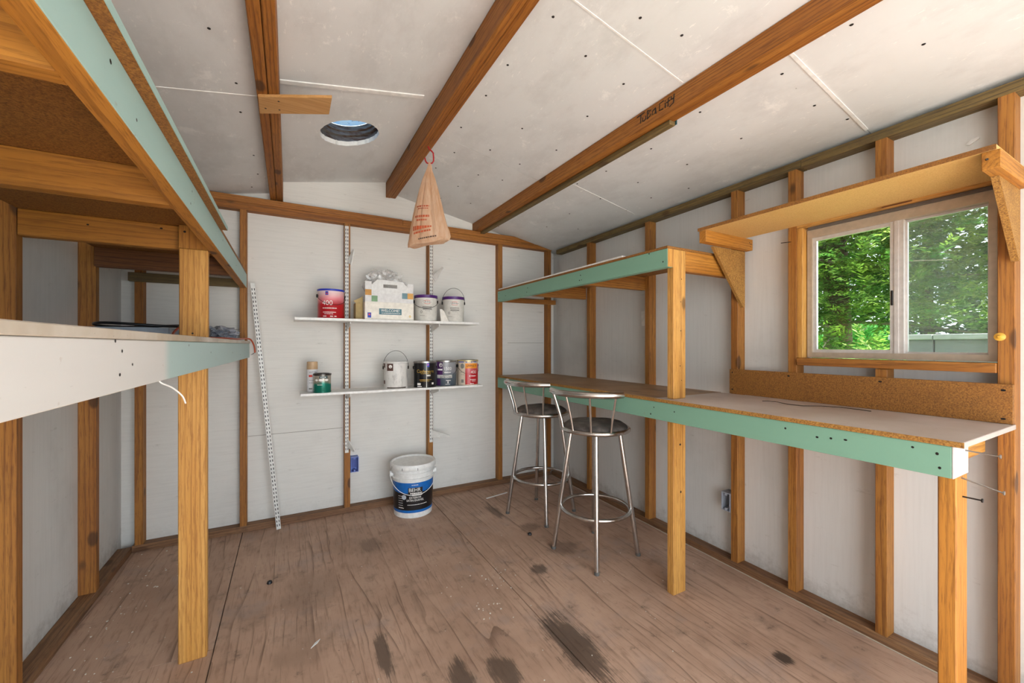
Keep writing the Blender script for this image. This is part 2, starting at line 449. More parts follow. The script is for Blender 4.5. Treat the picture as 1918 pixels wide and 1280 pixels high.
# ---- right wall with the window opening
WY0, WY1, WZ0, WZ1 = 0.402, 0.990, 1.14, 1.745
bm = bmesh.new()
for ys, zs in (((-1.1, WY0), (0, 2.30)), ((WY1, 3.18), (0, 2.30)), ((WY0, WY1), (0, WZ0)), ((WY0, WY1), (WZ1, 2.30))):
    hexa(bm, RW, (0.065, 0.085), ys, zs)
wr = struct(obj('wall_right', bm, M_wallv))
box('bottom_plate', (0, 0.065), (-1.1, 3.098), (0, 0.038), wood('plate', 'Y'), wr, f=RW)
box('floor_bead', (-0.006, 0.0), (-1.0, 3.09), (0, 0.006), M_caulk, wr, bevel=0.002, f=RW)
box('top_plate', (0, 0.065), (-1.1, 0.995), (2.027, 2.064), wood('old', 'Y'), wr, f=RW)
box('top_plate', (0.002, 0.065), (0.997, 3.02), (2.027, 2.064), wood('old', 'Y'), wr, f=RW)
for y in (1.302, 1.014, 1.916, 2.539, 0.360, -0.25, -0.86):
    box('stud', (0, 0.065), (y, y + 0.038), (0.038, 2.027), wood('stud', 'Z'), wr, f=RW)
box('stud', (0, 0.065), (0.684, 0.722), (0.038, 1.105), wood('stud', 'Z'), wr, f=RW)
box('stud', (0, 0.065), (0.684, 0.722), (1.83, 2.027), wood('stud', 'Z'), wr, f=RW)

# ---- front wall: door frame either side of the wide open doorway behind the camera
wf = box('wall_front', (-0.875, -0.60), (-1.12, -1.10), (0, 2.62), M_wall, bevel=0); struct(wf)
box('door_jamb', (-0.60, -0.562), (-1.12, -1.04), (0, 2.06), wood('stud', 'Z'), wf)
wf2 = struct(box('wall_front', (1.90, 2.16), (-1.12, -1.10), (0, 2.62), M_wall, bevel=0))
box('door_jamb', (1.862, 1.90), (-1.12, -1.04), (0, 2.06), wood('stud', 'Z'), wf2)
wf3 = struct(box('wall_front', (-0.60, 1.90), (-1.12, -1.10), (2.06, 2.62), M_wall, bevel=0))
box('door_header', (-0.562, 1.862), (-1.12, -1.04), (2.02, 2.06), wood('stud', 'X'), wf3)

# ---- ceiling: drywall sheets in four bays, wooden beams
def zA(x): return 2.183 + 0.185 * (x + 0.305)
def zB(x): return 2.318 + 0.19 * x
def zR(x): return 2.35 - 0.197 * (x - 0.75)
def slab(name, xs, ys, zf, th, mat, parent, bevel=0.0):
    bm = bmesh.new(); hexa(bm, lambda x, y, k: (x, y, zf(x) + k), xs, ys, (0, th))
    return obj(name, bm, mat, parent, bevel=bevel)
def zRoof(x): return (2.50 + 0.19 * (x - 0.668)) if x < 0.668 else 2.50 - 0.197 * (x - 0.668)
bm = bmesh.new()
HX, HY, HR = 0.297, 2.40, 0.152
rp = [((-1.0, 0.135), (-1.3, 3.4)), ((0.135, 0.46), (-1.3, 2.24)), ((0.135, 0.46), (2.56, 3.4)), ((0.46, 0.668), (-1.3, 3.4)), ((0.668, 2.4), (-1.3, 3.4))]
for xs, ys in rp:
    hexa(bm, lambda x, y, k: (x, y, zRoof(x) + 0.012 + k), xs, ys, (0, 0.03))
roof = struct(obj('ceiling', bm, pm('roof_light_block', '#9a7a50', 0.8)))  # unseen roof slab above the drywall, added so daylight cannot leak in
G = 0.0015
for xs, zf, cuts in (((-0.86, -0.108), zA, (-1.1, -0.49, 0.73, 1.95, 3.16)), ((0.716, 1.372), zR, (-1.1, 0.0, 1.065, 2.13, 3.16)), ((1.374, 2.20), zR, (-1.1, -0.47, 0.75, 2.002, 3.16))):
    for a, b in zip(cuts[:-1], cuts[1:]):
        slab('drywall_sheet', xs, (a + G, b - G), zf, 0.012, M_ceil, roof)
slab('drywall_sheet', (-0.034, 0.648), (-1.1, 0.73), zB, 0.012, M_ceil, roof)
slab('drywall_sheet', (-0.034, 0.648), (0.733, 1.949), lambda x: zB(x) - 0.004, 0.012, M_ceil, roof)
# sheet with the round vent hole
bm = bmesh.new()
x0, x1, y0, y1 = -0.034, 0.648, 1.952, 3.16
angs = sorted([2 * pi * k / 64 for k in range(64)] + [atan2(y - HY, x - HX) % (2 * pi) for x in (x0, x1) for y in (y0, y1)])
def edge_pt(a):
    dx, dy = cos(a), sin(a); tt = 1e9
    if dx > 1e-9: tt = min(tt, (x1 - HX) / dx)
    if dx < -1e-9: tt = min(tt, (x0 - HX) / dx)
    if dy > 1e-9: tt = min(tt, (y1 - HY) / dy)
    if dy < -1e-9: tt = min(tt, (y0 - HY) / dy)
    return HX + dx * tt, HY + dy * tt
rr = [HR + random.uniform(-0.003, 0.003) for _ in angs]
L = []
for k in (0, 0.016):
    o_ = [bm.verts.new((*edge_pt(a), zB(edge_pt(a)[0]) + k)) for a in angs]
    i_ = [bm.verts.new((HX + r * cos(a), HY + r * sin(a), zB(HX + r * cos(a)) + k * 1.6)) for a, r in zip(angs, rr)]
    L.append((o_, i_))
n = len(angs)
for k in range(n):
    j = (k + 1) % n
    bm.faces.new((L[0][0][k], L[0][0][j], L[0][1][j], L[0][1][k])); bm.faces.new((L[1][0][k], L[1][1][k], L[1][1][j], L[1][0][j]))
    f_ = bm.faces.new((L[0][1][k], L[0][1][j], L[1][1][j], L[1][1][k])); f_.material_index = 1
    bm.faces.new((L[0][0][k], L[1][0][k], L[1][0][j], L[0][0][j]))
obj('drywall_sheet', bm, [M_ceil, pm('plaster_core', '#e6e0d4', 0.9)], roof)
# white joint compound along the most visible sheet joints
def joint(xs, y, zf, w=0.007, drop=0.002):
    bm = bmesh.new(); hexa(bm, lambda x, yy, k: (x, yy, zf(x) - k), xs, (y - w, y + w), (-0.004, drop))
    obj('joint_bead', bm, pm('joint_compound', '#e9e7e4', 0.8), roof)
joint((-0.033, 0.58), 1.951, zB, 0.013, 0.009); joint((-0.85, -0.11), 1.95, zA, 0.003)
joint((1.46, 2.08), 0.75, zR, 0.006, 0.003); joint((0.73, 1.355), 1.065, zR, 0.003); joint((1.46, 2.08), 2.002, zR, 0.002)
# beams
def beam(xs, zs, top, mat='beam'):
    """double two-by beam: two planks side by side; top follows the ceiling"""
    xm = (xs[0] + xs[1]) / 2
    for a, b, dz in ((xs[0], xm - 0.001, 0.0), (xm + 0.001, xs[1], 0.002)):
        bm = bmesh.new()
        hexa(bm, lambda x, y, k: (x, y, zs + dz if k == 0 else top(x)), (a, b), (-1.1, 3.157), (0, 1))
        obj('beam', bm, wood(mat, 'Y'), roof, bevel=0.002)
beam((-0.108, -0.034), 2.168, lambda x: 2.305)
beam((0.646, 0.718), 2.325, lambda x: 2.435)
beam((1.360, 1.440), 2.152, lambda x: zR(x) - 0.001)
box('beam_splice', (1.404, 1.440), (1.17, 3.09), (2.134, 2.1515), wood('old', 'Y'), roof)
box('beam_splice', (1.4405, 1.446), (1.165, 1.21), (2.14, 2.20), pm('dark_teal_paint', '#1d4a52', 0.6), roof, bevel=0.0005)
# nail heads in the drywall
bm = bmesh.new()
def nail_at(x, y, z, r=0.0058):
    lathe(bm, [(0, -0.0012), (r * 0.8, -0.0012), (r, 0.0)], (x, y, z), 7)
for zf, xs in ((zR, (0.82, 1.03, 1.22, 1.55, 1.78, 1.98)), (zA, (-0.55, -0.2))):
    for x in xs:
        y = 0.45 + random.uniform(0, 0.2)
        while y < 3.05:
            xx = x + random.uniform(-0.04, 0.04)
            if random.random() < 0.9: nail_at(xx, y, zf(xx))
            y += random.uniform(0.2, 0.34)
o = obj('nail_heads', bm, pm('nail_hole_black', '#1c1512', 0.8), roof); o['kind'] = 'stuff'

# ---- vent pipe in the hole
t = thing('roof_vent_pipe', (HX, HY, 2.36), 'round dark metal roof vent pipe with bluish cap in the ceiling hole', 'vent')
bm = bmesh.new()
lathe(bm, [(0.156, 0.0), (0.156, 0.03), (0.142, 0.036), (0.142, 0.052), (0.134, 0.058), (0.134, 0.085), (0.140, 0.085), (0.150, 0.056), (0.150, 0.040), (0.164, 0.034), (0.164, 0.0)], (HX, HY, 2.396), 48)
for v in bm.verts: v.co.z += 0.19 * (v.co.x - HX)
tp = NT('vent_metal'); P = tp.n('ShaderNodeNewGeometry').outputs['Position']
nz = tp.noise(tp.vmath('MULTIPLY', P, (8, 8, 40)), 2.0, 5, 0.65)
tp.l(tp.mix(tp.sstep(nz, 0.4, 0.65), C('#6a6560'), C('#4a3122')), tp.b.inputs['Base Color']); tp.b.inputs['Metallic'].default_value = 0.3; tp.b.inputs['Roughness'].default_value = 0.4
obj('pipe', bm, tp.m, t, smooth=True)
bm = bmesh.new()
lathe(bm, [(0.134, 0.0), (0.11, 0.03), (0.06, 0.05), (0, 0.055)], (HX, HY, 2.482), 40)
for v in bm.verts: v.co.z += 0.19 * (v.co.x - HX)
tp = NT('vent_cap_blue'); P = tp.n('ShaderNodeNewGeometry').outputs['Position']
nz = tp.noise(P, 75, 2, 0.5); n2 = tp.noise(P, 9, 4, 0.6)
cc = tp.mix(tp.sstep(n2, 0.35, 0.65), C('#4d7ba6'), C('#6f8698'))
cc = tp.mix(tp.sstep(nz, 0.66, 0.70), cc, C('#2b2a2c'))
tp.l(cc, tp.b.inputs['Base Color']); tp.b.inputs['Roughness'].default_value = 0.5
tr_ = tp.n('ShaderNodeBsdfTranslucent'); tp.l(cc, tr_.inputs[0]); mx = tp.n('ShaderNodeMixShader'); mx.inputs[0].default_value = 0.25
tp.l(tp.b.outputs[0], mx.inputs[1]); tp.l(tr_.outputs[0], mx.inputs[2]); tp.l(mx.outputs[0], tp.out.inputs[0])
obj('cap', bm, tp.m, t, smooth=True)

# ---- window
gl = NT('window_glass'); g1 = gl.n('ShaderNodeBsdfTransparent'); g1.inputs[0].default_value = (0.95, 0.97, 0.96, 1)
g2 = gl.n('ShaderNodeBsdfGlossy'); g2.inputs[1].default_value = 0.02; fr = gl.n('ShaderNodeFresnel'); fr.inputs[0].default_value = 1.35
ms = gl.n('ShaderNodeMixShader'); gl.l(fr.outputs[0], ms.inputs[0]); gl.l(g1.outputs[0], ms.inputs[1]); gl.l(g2.outputs[0], ms.inputs[2]); gl.l(ms.outputs[0], gl.out.inputs[0])
sc = NT('dusty_insect_screen'); s1 = sc.n('ShaderNodeBsdfTransparent'); s2 = sc.n('ShaderNodeBsdfDiffuse'); s2.inputs[0].default_value = (0.42, 0.42, 0.42, 1)
P = sc.n('ShaderNodeNewGeometry').outputs['Position']; nz = sc.noise(sc.vmath('MULTIPLY', P, (1, 1, 6)), 12, 5, 0.7)
ms = sc.n('ShaderNodeMixShader'); sc.l(sc.sstep(nz, 0.3, 0.7, 0.16, 0.30), ms.inputs[0]); sc.l(s1.outputs[0], ms.inputs[1]); sc.l(s2.outputs[0], ms.inputs[2]); sc.l(ms.outputs[0], sc.out.inputs[0])
def frame(bm, y0, y1, z0, z1, w, d0, d1, wb_=None, wt=None):
    wb_ = w if wb_ is None else wb_; wt = w if wt is None else wt
    hexa(bm, RW, (d0, d1), (y0, y0 + w), (z0, z1)); hexa(bm, RW, (d0, d1), (y1 - w, y1), (z0, z1))
    hexa(bm, RW, (d0, d1), (y0 + w, y1 - w), (z0, z0 + wb_)); hexa(bm, RW, (d0, d1), (y0 + w, y1 - w), (z1 - wt, z1))
bm = bmesh.new(); frame(bm, 0.405, 0.986, 1.143, 1.733, 0.020, 0.036, 0.085, 0.024, 0.037)
w1 = struct(obj('window_1', bm, M_alu))
bm = bmesh.new(); frame(bm, 0.664, 0.968, 1.165, 1.697, 0.016, 0.046, 0.060); obj('sliding_sash', bm, M_alul, w1)
bm = bmesh.new(); hexa(bm, RW, (0.044, 0.066), (0.648, 0.690), (1.165, 1.697)); hexa(bm, RW, (0.040, 0.044), (0.664, 0.676), (1.165, 1.697)); obj('meeting_rail', bm, M_alul, w1)
bm = bmesh.new(); frame(bm, 0.424, 0.650, 1.166, 1.695, 0.008, 0.062, 0.074); obj('fixed_sash', bm, M_alul, w1)
box('pane', (0.052, 0.055), (0.678, 0.955), (1.178, 1.686), gl.m, w1, bevel=0, f=RW)
box('pane', (0.066, 0.069), (0.430, 0.650), (1.172, 1.690), gl.m, w1, bevel=0, f=RW)
box('insect_screen', (0.076, 0.0765), (0.430, 0.655), (1.172, 1.690), sc.m, w1, bevel=0, f=RW)
box('latch', (0.040, 0.046), (0.680, 0.687), (1.36, 1.42), M_nail, w1, f=RW)
box('window_sill', (-0.012, 0.050), (0.399, 1.008), (1.107, 1.140), wood('stud', 'Y'), w1, f=RW)
box('jamb', (0.0, 0.062), (0.990, 1.0135), (1.141, 1.745), wood('post', 'Z'), w1, f=RW)
box('jamb', (0.036, 0.062), (0.3985, 0.404), (1.141, 1.745), wood('post', 'Z'), w1, f=RW)
box('header', (0.0, 0.062), (0.399, 1.0135), (1.7465, 1.785), wood('post', 'Y'), w1, f=RW)
box('shim', (0.025, 0.05), (0.41, 0.98), (1.7335, 1.746), pm('old_grey_caulk', '#5e564e', 0.9), w1, f=RW)
box('header_block', (-0.004, 0.0), (0.61, 0.70), (1.748, 1.7525), wood('dark', 'Y'), w1, bevel=0.0005, f=RW)

# ================================================================== BUILT-IN BENCHES AND SHELVES
# ---- right workbench
rb = thing('workbench', (1.8, 1.7, 0), 'long low workbench under the window with mint green front edge and bare wood legs', 'workbench')
box('front_rail', (1.569, 1.607), (0.382, 3.096), (0.838, 0.925), M_teal, rb)
box('rail_end', (1.569, 1.690), (0.3785, 0.3815), (0.838, 0.925), pm('white_rail_end', '#bdb9b5', 0.6), rb, bevel=0.0005)
box('bench_top', (1.566, 2.07), (0.358, 1.393), (0.9255, 0.9415), [M_topw], rb)
box('bench_top', (1.566, 2.09), (1.396, 3.096), (0.9255, 0.9415), [M_topb], rb)
box('top_edge', (1.5645, 1.5665), (0.358, 3.096), (0.9258, 0.9408), M_chip, rb, bevel=0)
box('leg', (1.609, 1.696), (1.317, 1.355), (0.0, 0.925), wood('post', 'Z'), rb, bevel=0.003)
box('leg', (1.609, 1.696), (0.382, 0.420), (0.0, 0.925), wood('joist', 'Z'), rb, bevel=0.003)
for y in (0.424, 1.40, 2.52):
    box('cross_rail', (1.609, 2.068), (y, y + 0.036), (0.838, 0.925), wood('post', 'X'), rb)
# backsplash board
bs = box('backsplash_board', (-0.018, -0.002), (0.361, 1.337), (0.942, 1.072), M_chipd, f=RW)
tag(bs, 'long brown particle board strip standing on the workbench below the window', 'board')
# nails sticking out of the bench end
for (x, z, ln, dz, lab, m_) in ((1.665, 0.905, 0.075, -0.004, 'thick paint-tipped nail sticking out of the workbench end, topmost of three', M_steel),
                                (1.645, 0.832, 0.085, -0.022, 'long bent nail sticking out at the bottom of the white rail end', M_steel),
                                (1.655, 0.775, 0.045, 0.000, 'short nail with bluish head sticking out of the workbench end leg', M_nail)):
    bm = bmesh.new(); tube(bm, [(x, 0.392, z), (x + 0.004, 0.392 - ln, z + dz)], 0.0022, 8)
    tube(bm, [(x + 0.004, 0.392 - ln, z + dz), (x + 0.004, 0.389 - ln, z + dz)], 0.0055, 10)
    tag(obj('nail', bm, m_), lab, 'nail')

# ---- overhead shelf on the right
rs = thing('overhead_shelf', (1.8, 2.2, 0.9415), 'overhead wooden shelf with mint green front rail standing on the low workbench', 'shelf')
box('front_rail', (1.569, 1.607), (1.319, 3.096), (1.572, 1.660), M_teal, rs)
box('rail_end', (1.570, 1.606), (1.3168, 1.3188), (1.573, 1.659), wood('post', 'Z'), rs, bevel=0.0004)
box('shelf_board', (1.572, 2.105), (1.322, 3.096), (1.6605, 1.674), [M_chipd], rs)
box('shelf_top', (1.574, 2.08), (1.62, 3.092), (1.6745, 1.684), M_white, rs)
box('post', (1.609, 1.696), (1.317, 1.355), (0.942, 1.660), wood('post', 'Z'), rs, bevel=0.003)
box('joist', (1.698, 2.105), (1.318, 1.356), (1.56, 1.660), wood('joist', 'X'), rs)
for y in (1.956, 2.579):
    box('joist', (1.609, 2.112), (y, y + 0.036), (1.572, 1.660), wood('stud', 'X'), rs)
box('ledger', (1.609, 2.15), (3.060, 3.096), (1.572, 1.612), wood('stud', 'X'), rs)

# ---- shelf above the window
ws = thing('window_shelf', (1.92, 0.82, 1.70), 'narrow fibreboard shelf on triangular brackets above the window', 'shelf')
box('shelf_board', (1.750, 2.074), (0.338, 1.290), (1.755, 1.770), M_chipl, ws)
box('board_edge', (1.7478, 1.7502), (0.338, 1.290), (1.7552, 1.7698), M_chipd, ws, bevel=0)
box('cleat', (1.752, 2.135), (1.248, 1.284), (1.698, 1.7545), wood('joist', 'X'), ws)
box('cleat', (1.752, 2.065), (0.330, 0.367), (1.703, 1.7545), wood('joist', 'X'), ws)
bm = bmesh.new(); prism(bm, [(1.862, 1.697), (2.128, 1.697), (2.128, 1.402), (2.112, 1.402)], lambda u, v: (u, 1.2855, v), lambda u, v: (u, 1.3005, v)); obj('bracket', bm, M_chip, ws)
bm = bmesh.new(); prism(bm, [(1.835, 1.702), (2.066, 1.702), (2.066, 1.472), (2.052, 1.472)], lambda u, v: (u, 0.349, v), lambda u, v: (u, 0.366, v)); obj('bracket', bm, M_chip, ws)
bm = bmesh.new(); tube(bm, [(1.752, 0.357, 1.733), (1.744, 0.354, 1.731)], 0.003, 8); obj('nail', bm, M_nail, ws)

# ---- left workbench (slightly skewed front rail)
def LB(d, y, z): return (-0.255 + 0.0135 * (y - 0.6) + d, y, z)    # d measured from the rail's face towards the room
lb = thing('tall_workbench', (-0.5, 1.6, 0), 'tall workbench with front rail painted white then pale teal below the loft shelf', 'workbench')
box('front_rail', (-0.038, 0), (0.05, 3.094), (1.121, 1.210), M_fasc, lb, f=LB)
box('bench_top', (-0.535, 0.004), (0.03, 3.094), (1.2105, 1.2265), M_edgew, lb, f=LB)
box('leg', (-0.364, -0.277), (1.930, 1.968), (0, 1.2095), wood('post', 'Z'), lb, bevel=0.003)
for y in (0.75, 1.36, 1.972, 2.60):
    box('cross_rail', (-0.79, -0.285), (y, y + 0.038), (1.122, 1.2095), wood('stud', 'X'), lb)

# ---- loft shelf, upper left
lf = thing('loft_shelf', (-0.5, 1.6, 1.2265), 'overhead loft shelf with pale teal front beam and exposed joists above the tall workbench', 'shelf')
ZB = 1.567
box('front_beam', (-0.272, -0.2365), (0.10, 3.094), (ZB + 0.0015, ZB + 0.0885), M_tealL, lf)
box('beam_underside', (-0.2725, -0.2375), (0.10, 3.094), (ZB - 0.001, ZB + 0.0012), wood('joist', 'Y'), lf, bevel=0.0004)
box('shelf_board', (-0.792, -0.2145), (0.08, 1.957), (ZB + 0.089, ZB + 0.1045), M_chipd, lf)
box('board_lip', (-0.2143, -0.2125), (0.08, 1.957), (ZB + 0.0895, ZB + 0.104), M_tealL, lf, bevel=0)
box('shelf_board', (-0.792, -0.2375), (1.959, 3.094), (ZB + 0.089, ZB + 0.1045), M_chipd, lf)
for y, tone in ((0.768, 'joist'), (1.362, 'joist'), (1.969, 'joist'), (2.575, 'dark')):
    box('joist', (-0.79, -0.273), (y, y + 0.037), (ZB, ZB + 0.0885), wood(tone, 'X'), lf)
box('ledger', (-0.80, -0.273), (3.060, 3.096), (ZB, ZB + 0.05), wood('old', 'X'), lf)
box('post', (-0.361, -0.274), (1.930, 1.967), (1.227, 1.566), wood('post', 'Z'), lf, bevel=0.003)
box('post_block', (-0.363, -0.274), (1.938, 1.9685), (1.5665, ZB + 0.088), wood('joist', 'Z'), lf)

def holes(parent, f, pts, r=0.0035, mat=None):
    for u, v in pts:
        bm = bmesh.new(); disc_on(bm, f, u, v, r * random.uniform(0.8, 1.3), r * random.uniform(0.7, 1.1), 8); obj('nail_hole', bm, mat or M_nail, parent)
random.seed(8)
holes(rb, lambda y, z: (1.5685, y, z), [(0.41, 0.90), (0.405, 0.862), (0.46, 0.907), (0.62, 0.895), (0.70, 0.888), (0.66, 0.892), (0.80, 0.90), (1.28, 0.89), (1.40, 0.895), (1.42, 0.86), (1.9, 0.89), (2.2, 0.88), (2.62, 0.89)], 0.004)
holes(rs, lambda y, z: (1.5685, y, z), [(1.345, 1.60), (1.43, 1.655), (1.97, 1.63), (1.98, 1.60), (1.96, 1.60), (2.6, 1.63), (2.61, 1.60), (2.95, 1.61), (3.07, 1.60), (3.07, 1.64)], 0.004)
holes(rs, lambda x, z: (x, 1.3165, z), [(1.665, 1.52), (1.66, 1.41), (1.66, 1.27), (1.655, 1.10), (1.665, 1.03)], 0.003)
holes(rb, lambda x, z: (x, 1.3165, z), [(1.655, 0.72), (1.66, 0.49)], 0.006)
holes(lf, lambda y, z: (-0.2363, y, z), [(0.83, 1.63), (0.95, 1.60), (1.42, 1.63), (1.40, 1.59), (2.02, 1.63), (2.5, 1.61), (2.9, 1.63)], 0.004)
holes(lf, lambda x, z: (x, 1.9375, z), [(-0.345, 1.63), (-0.30, 1.61)], 0.004)
holes(lf, lambda x, z: (x, 1.9685, z), [(-0.62, 1.625), (-0.42, 1.64)], 0.004)
holes(lf, lambda x, z: (x, 1.9295, z), [(-0.32, 1.245)], 0.004)
holes(lb, lambda y, z: LB(0.0005, y, z), [(0.93, 1.19), (0.90, 1.207), (0.92, 1.15), (0.98, 1.165), (1.42, 1.20), (1.75, 1.175), (2.3, 1.165), (2.6, 1.15)], 0.0035)
holes(bs, lambda y, z: RW(-0.0185, y, z), [(1.32, 1.055), (1.32, 0.965), (1.04, 1.055), (0.70, 1.055), (0.382, 1.052), (0.382, 0.958)], 0.005)
holes(ws, lambda x, z: (x, 1.2475, z), [(2.105, 1.735), (2.118, 1.73), (2.112, 1.715)], 0.003)

# ================================================================== FURNITURE
def stool(cx, cy, seat, legs, label):
    t = thing('bar_stool', (cx, cy, 0), label, 'stool', 'chrome bar stools at the workbench')
    A = lambda phi: radians(phi) - YAW
    P = lambda r, phi, z: (cx + r * cos(A(phi)), cy + r * sin(A(phi)), z)
    for k in range(4):
        bm = bmesh.new(); tube(bm, [P(0.137, legs + 90 * k, 0.712), P(0.240, legs + 90 * k, 0.006)], 0.0132, 14)
        lg = obj('leg', bm, M_chrome, t, smooth=True)
        bm = bmesh.new(); tube(bm, [P(0.2385, legs + 90 * k, 0.016), P(0.2408, legs + 90 * k, 0.0)], 0.0138, 14); obj('foot_cap', bm, pm('grey_rubber', '#5a5754', 0.7), lg, smooth=True)
    bm = bmesh.new(); tube(bm, [P(0.194, 360 * k / 48, 0.262) for k in range(48)], 0.0105, 12, closed=True); obj('foot_ring', bm, M_chrome, t, smooth=True)
    bm = bmesh.new(); tube(bm, [P(0.187, 360 * k / 48, 0.722) for k in range(48)], 0.0125, 12, closed=True); obj('seat_ring', bm, M_chrome, t, smooth=True)
    bm = bmesh.new(); lathe(bm, [(0, 0.0), (0.16, 0.0), (0.16, 0.012), (0.0, 0.012)], (cx, cy, 0.703), 40); obj('swivel_plate', bm, M_nail, t, smooth=True)
    bm = bmesh.new(); lathe(bm, [(0, 0.0), (0.178, 0.0), (0.184, 0.012), (0.178, 0.026), (0.155, 0.041), (0.10, 0.050), (0, 0.054)], (cx, cy, 0.716), 44)
    for v in bm.verts: v.co.z += 0.003 * sin(23 * v.co.x + 11) * sin(27 * v.co.y) if v.co.z > 0.74 else 0
    obj('seat_cushion', bm, M_suede, t, smooth=True)
    for phi in (seat, seat + 32, seat + 64, seat + 96):
        thick = phi == seat
        bm = bmesh.new()
        tube(bm, [P(0.190, phi, 0.722), P(0.202, phi, 0.78), P(0.232, phi, 0.88), P(0.248, phi, 0.928)], 0.0095 if thick else 0.0065, 10)
        obj('spindle', bm, M_chrome, t, smooth=True)
    bm = bmesh.new(); tube(bm, [P(0.250, seat - 9 + 114 * k / 24, 0.938) for k in range(25)], 0.0175, 14); obj('back_rail', bm, M_chrome, t, smooth=True)
t_ = NT('dark_grey_suede'); P_ = t_.n('ShaderNodeNewGeometry').outputs['Position']
nz = t_.noise(P_, 11, 5, 0.65)
t_.l(t_.mix(t_.sstep(nz, 0.35, 0.65), C('#6b625c'), C('#3f3a37')), t_.b.inputs['Base Color']); t_.b.inputs['Roughness'].default_value = 0.8
M_suede = t_.m
stool(1.556, 1.82, 188, 170.5, 'chrome bar stool with dark round seat beside the front workbench leg')
stool(1.585, 2.44, 174, 184.6, 'chrome bar stool with dark round seat, closer to the back wall corner')

# ================================================================== WALL SHELVES ON STANDARDS
def standard_bar(t, p0, p1, out, side, w=0.025, d=0.010, pitch=0.0265):
    """slotted upright from p0 (bottom) to p1 (top); out = unit vector away from wall; side = sideways unit vector"""
    p0, p1, out, side = map(Vector, (p0, p1, out, side)); ax = (p1 - p0); L = ax.length; ax.normalize()
    f = lambda a, b, c: p0 + side * a + out * b + ax * c
    bm = bmesh.new(); hexa(bm, f, (-w / 2, w / 2), (0, d), (0, L)); b = obj('rail', bm, M_whitemetal, t, bevel=0.001)
    bm = bmesh.new(); k = 0.02
    while k < L - 0.03:
        for s in (-0.0065, 0.0065): hexa(bm, f, (s - 0.0022, s + 0.0022), (d, d + 0.0003), (k, k + 0.014))
        k += pitch
    o = obj('slots', bm, M_slot, t); o['kind'] = 'stuff'
for x, z0, lab in ((0.362, 0.433, 'white slotted shelf upright with the blue box beside its foot'), (0.980, 0.437, 'white slotted shelf upright behind the black and purple cans')):
    t = thing('shelf_upright', (x, 3.096, z0), lab, 'shelf upright', 'white slotted uprights on the back wall')
    standard_bar(t, (x, 3.0975, z0), (x, 3.0975, 2.05), (0, -1, 0), (1, 0, 0))
def bracket(x, ztop, depth, hh, lab, tilt=0.0, yaw=0.0):
    bm = bmesh.new()
    poly = [(0, 0), (0, -hh), (depth, -0.016), (depth, 0)]
    ct, st = cos(tilt), sin(tilt); cy_, sy_ = cos(yaw), sin(yaw)
    def m(off):
        def g(u, v):
            a, b = u * ct - v * st, u * st + v * ct
            return (x + off + a * sy_, 3.0862 - a * cy_, ztop + b)
        return g
    prism(bm, poly, m(-0.003), m(0.003))
    tag(obj('shelf_bracket', bm, M_whitemetal), lab, 'bracket', 'white brackets on the slotted uprights')
for x, nm in ((0.362, 'left of the vacant bay'), (0.980, 'beside the stud')):
    first = x < 0.5
    bracket(x, 1.3575, 0.19, 0.06, 'white metal bracket carrying the upper shelf below the %s' % ('red paint can' if first else 'two purple-lidded cans'))
    bracket(x, 0.8745, 0.19, 0.06, 'white metal bracket carrying the lower shelf %s' % ('between the small green can and the paint-smeared can' if first else 'below the black can'))
bracket(0.366, 1.80, 0.10, 0.055, 'spare white bracket folded up on the upright above the red can', 0.9, 0.5)
bracket(0.986, 1.74, 0.12, 0.055, 'spare white bracket sticking up on the upright above the purple-lidded cans', 0.65, 0.7)
bracket(0.366, 0.535, 0.11, 0.06, 'spare white bracket hanging down at the upright foot above the blue box', -0.75, 0.5)
bracket(0.986, 0.530, 0.15, 0.06, 'spare white bracket at the upright foot above the paint bucket', -0.22, 0.9)
SU, SL = 1.377, 0.892
tag(box('wall_shelf', (0.030, 1.290), (2.862, 3.085), (SU - 0.018, SU), M_white), 'white wall shelf holding the welcome box and the red paint can', 'shelf')
tag(box('wall_shelf', (0.064, 1.325), (2.870, 3.085), (SL - 0.016, SL), M_white), 'white wall shelf holding the spray can and the black paint can', 'shelf')

# ---- leaning upright
t = thing('leaning_shelf_upright', (-0.06, 3.06, 0), 'loose white slotted shelf upright leaning against the back wall', 'shelf upright')
standard_bar(t, (-0.058, 3.045, 0.002), (-0.205, 3.085, 1.60), (0.1, -0.99, 0.0), (0.99, 0.1, 0.09), w=0.026)

# ================================================================== CANS
def gradient_mat(key, z0, z1, stops, rough=0.3, metal=0.0, noise=0.06):
    t = NT(key); P = t.n('ShaderNodeNewGeometry').outputs['Position']; s = t.n('ShaderNodeSeparateXYZ'); t.l(P, s.inputs[0])
    mr = t.n('ShaderNodeMapRange'); t.l(t.math('ADD', s.outputs[2], t.math('MULTIPLY', t.math('SUBTRACT', t.noise(P, 8, 2), 0.5), noise)), mr.inputs[0]); mr.inputs[1].default_value = z0; mr.inputs[2].default_value = z1
    r = t.n('ShaderNodeValToRGB'); t.l(mr.outputs[0], r.inputs[0])
    els = r.color_ramp.elements
    els[0].position, els[0].color = stops[0][0], C(stops[0][1]); els[1].position, els[1].color = stops[-1][0], C(stops[-1][1])
    for p_, c_ in stops[1:-1]: e = els.new(p_); e.color = C(c_)
    t.l(r.outputs[0], t.b.inputs['Base Color']); t.b.inputs['Roughness'].default_value = rough; t.b.inputs['Metallic'].default_value = metal
    return t.m
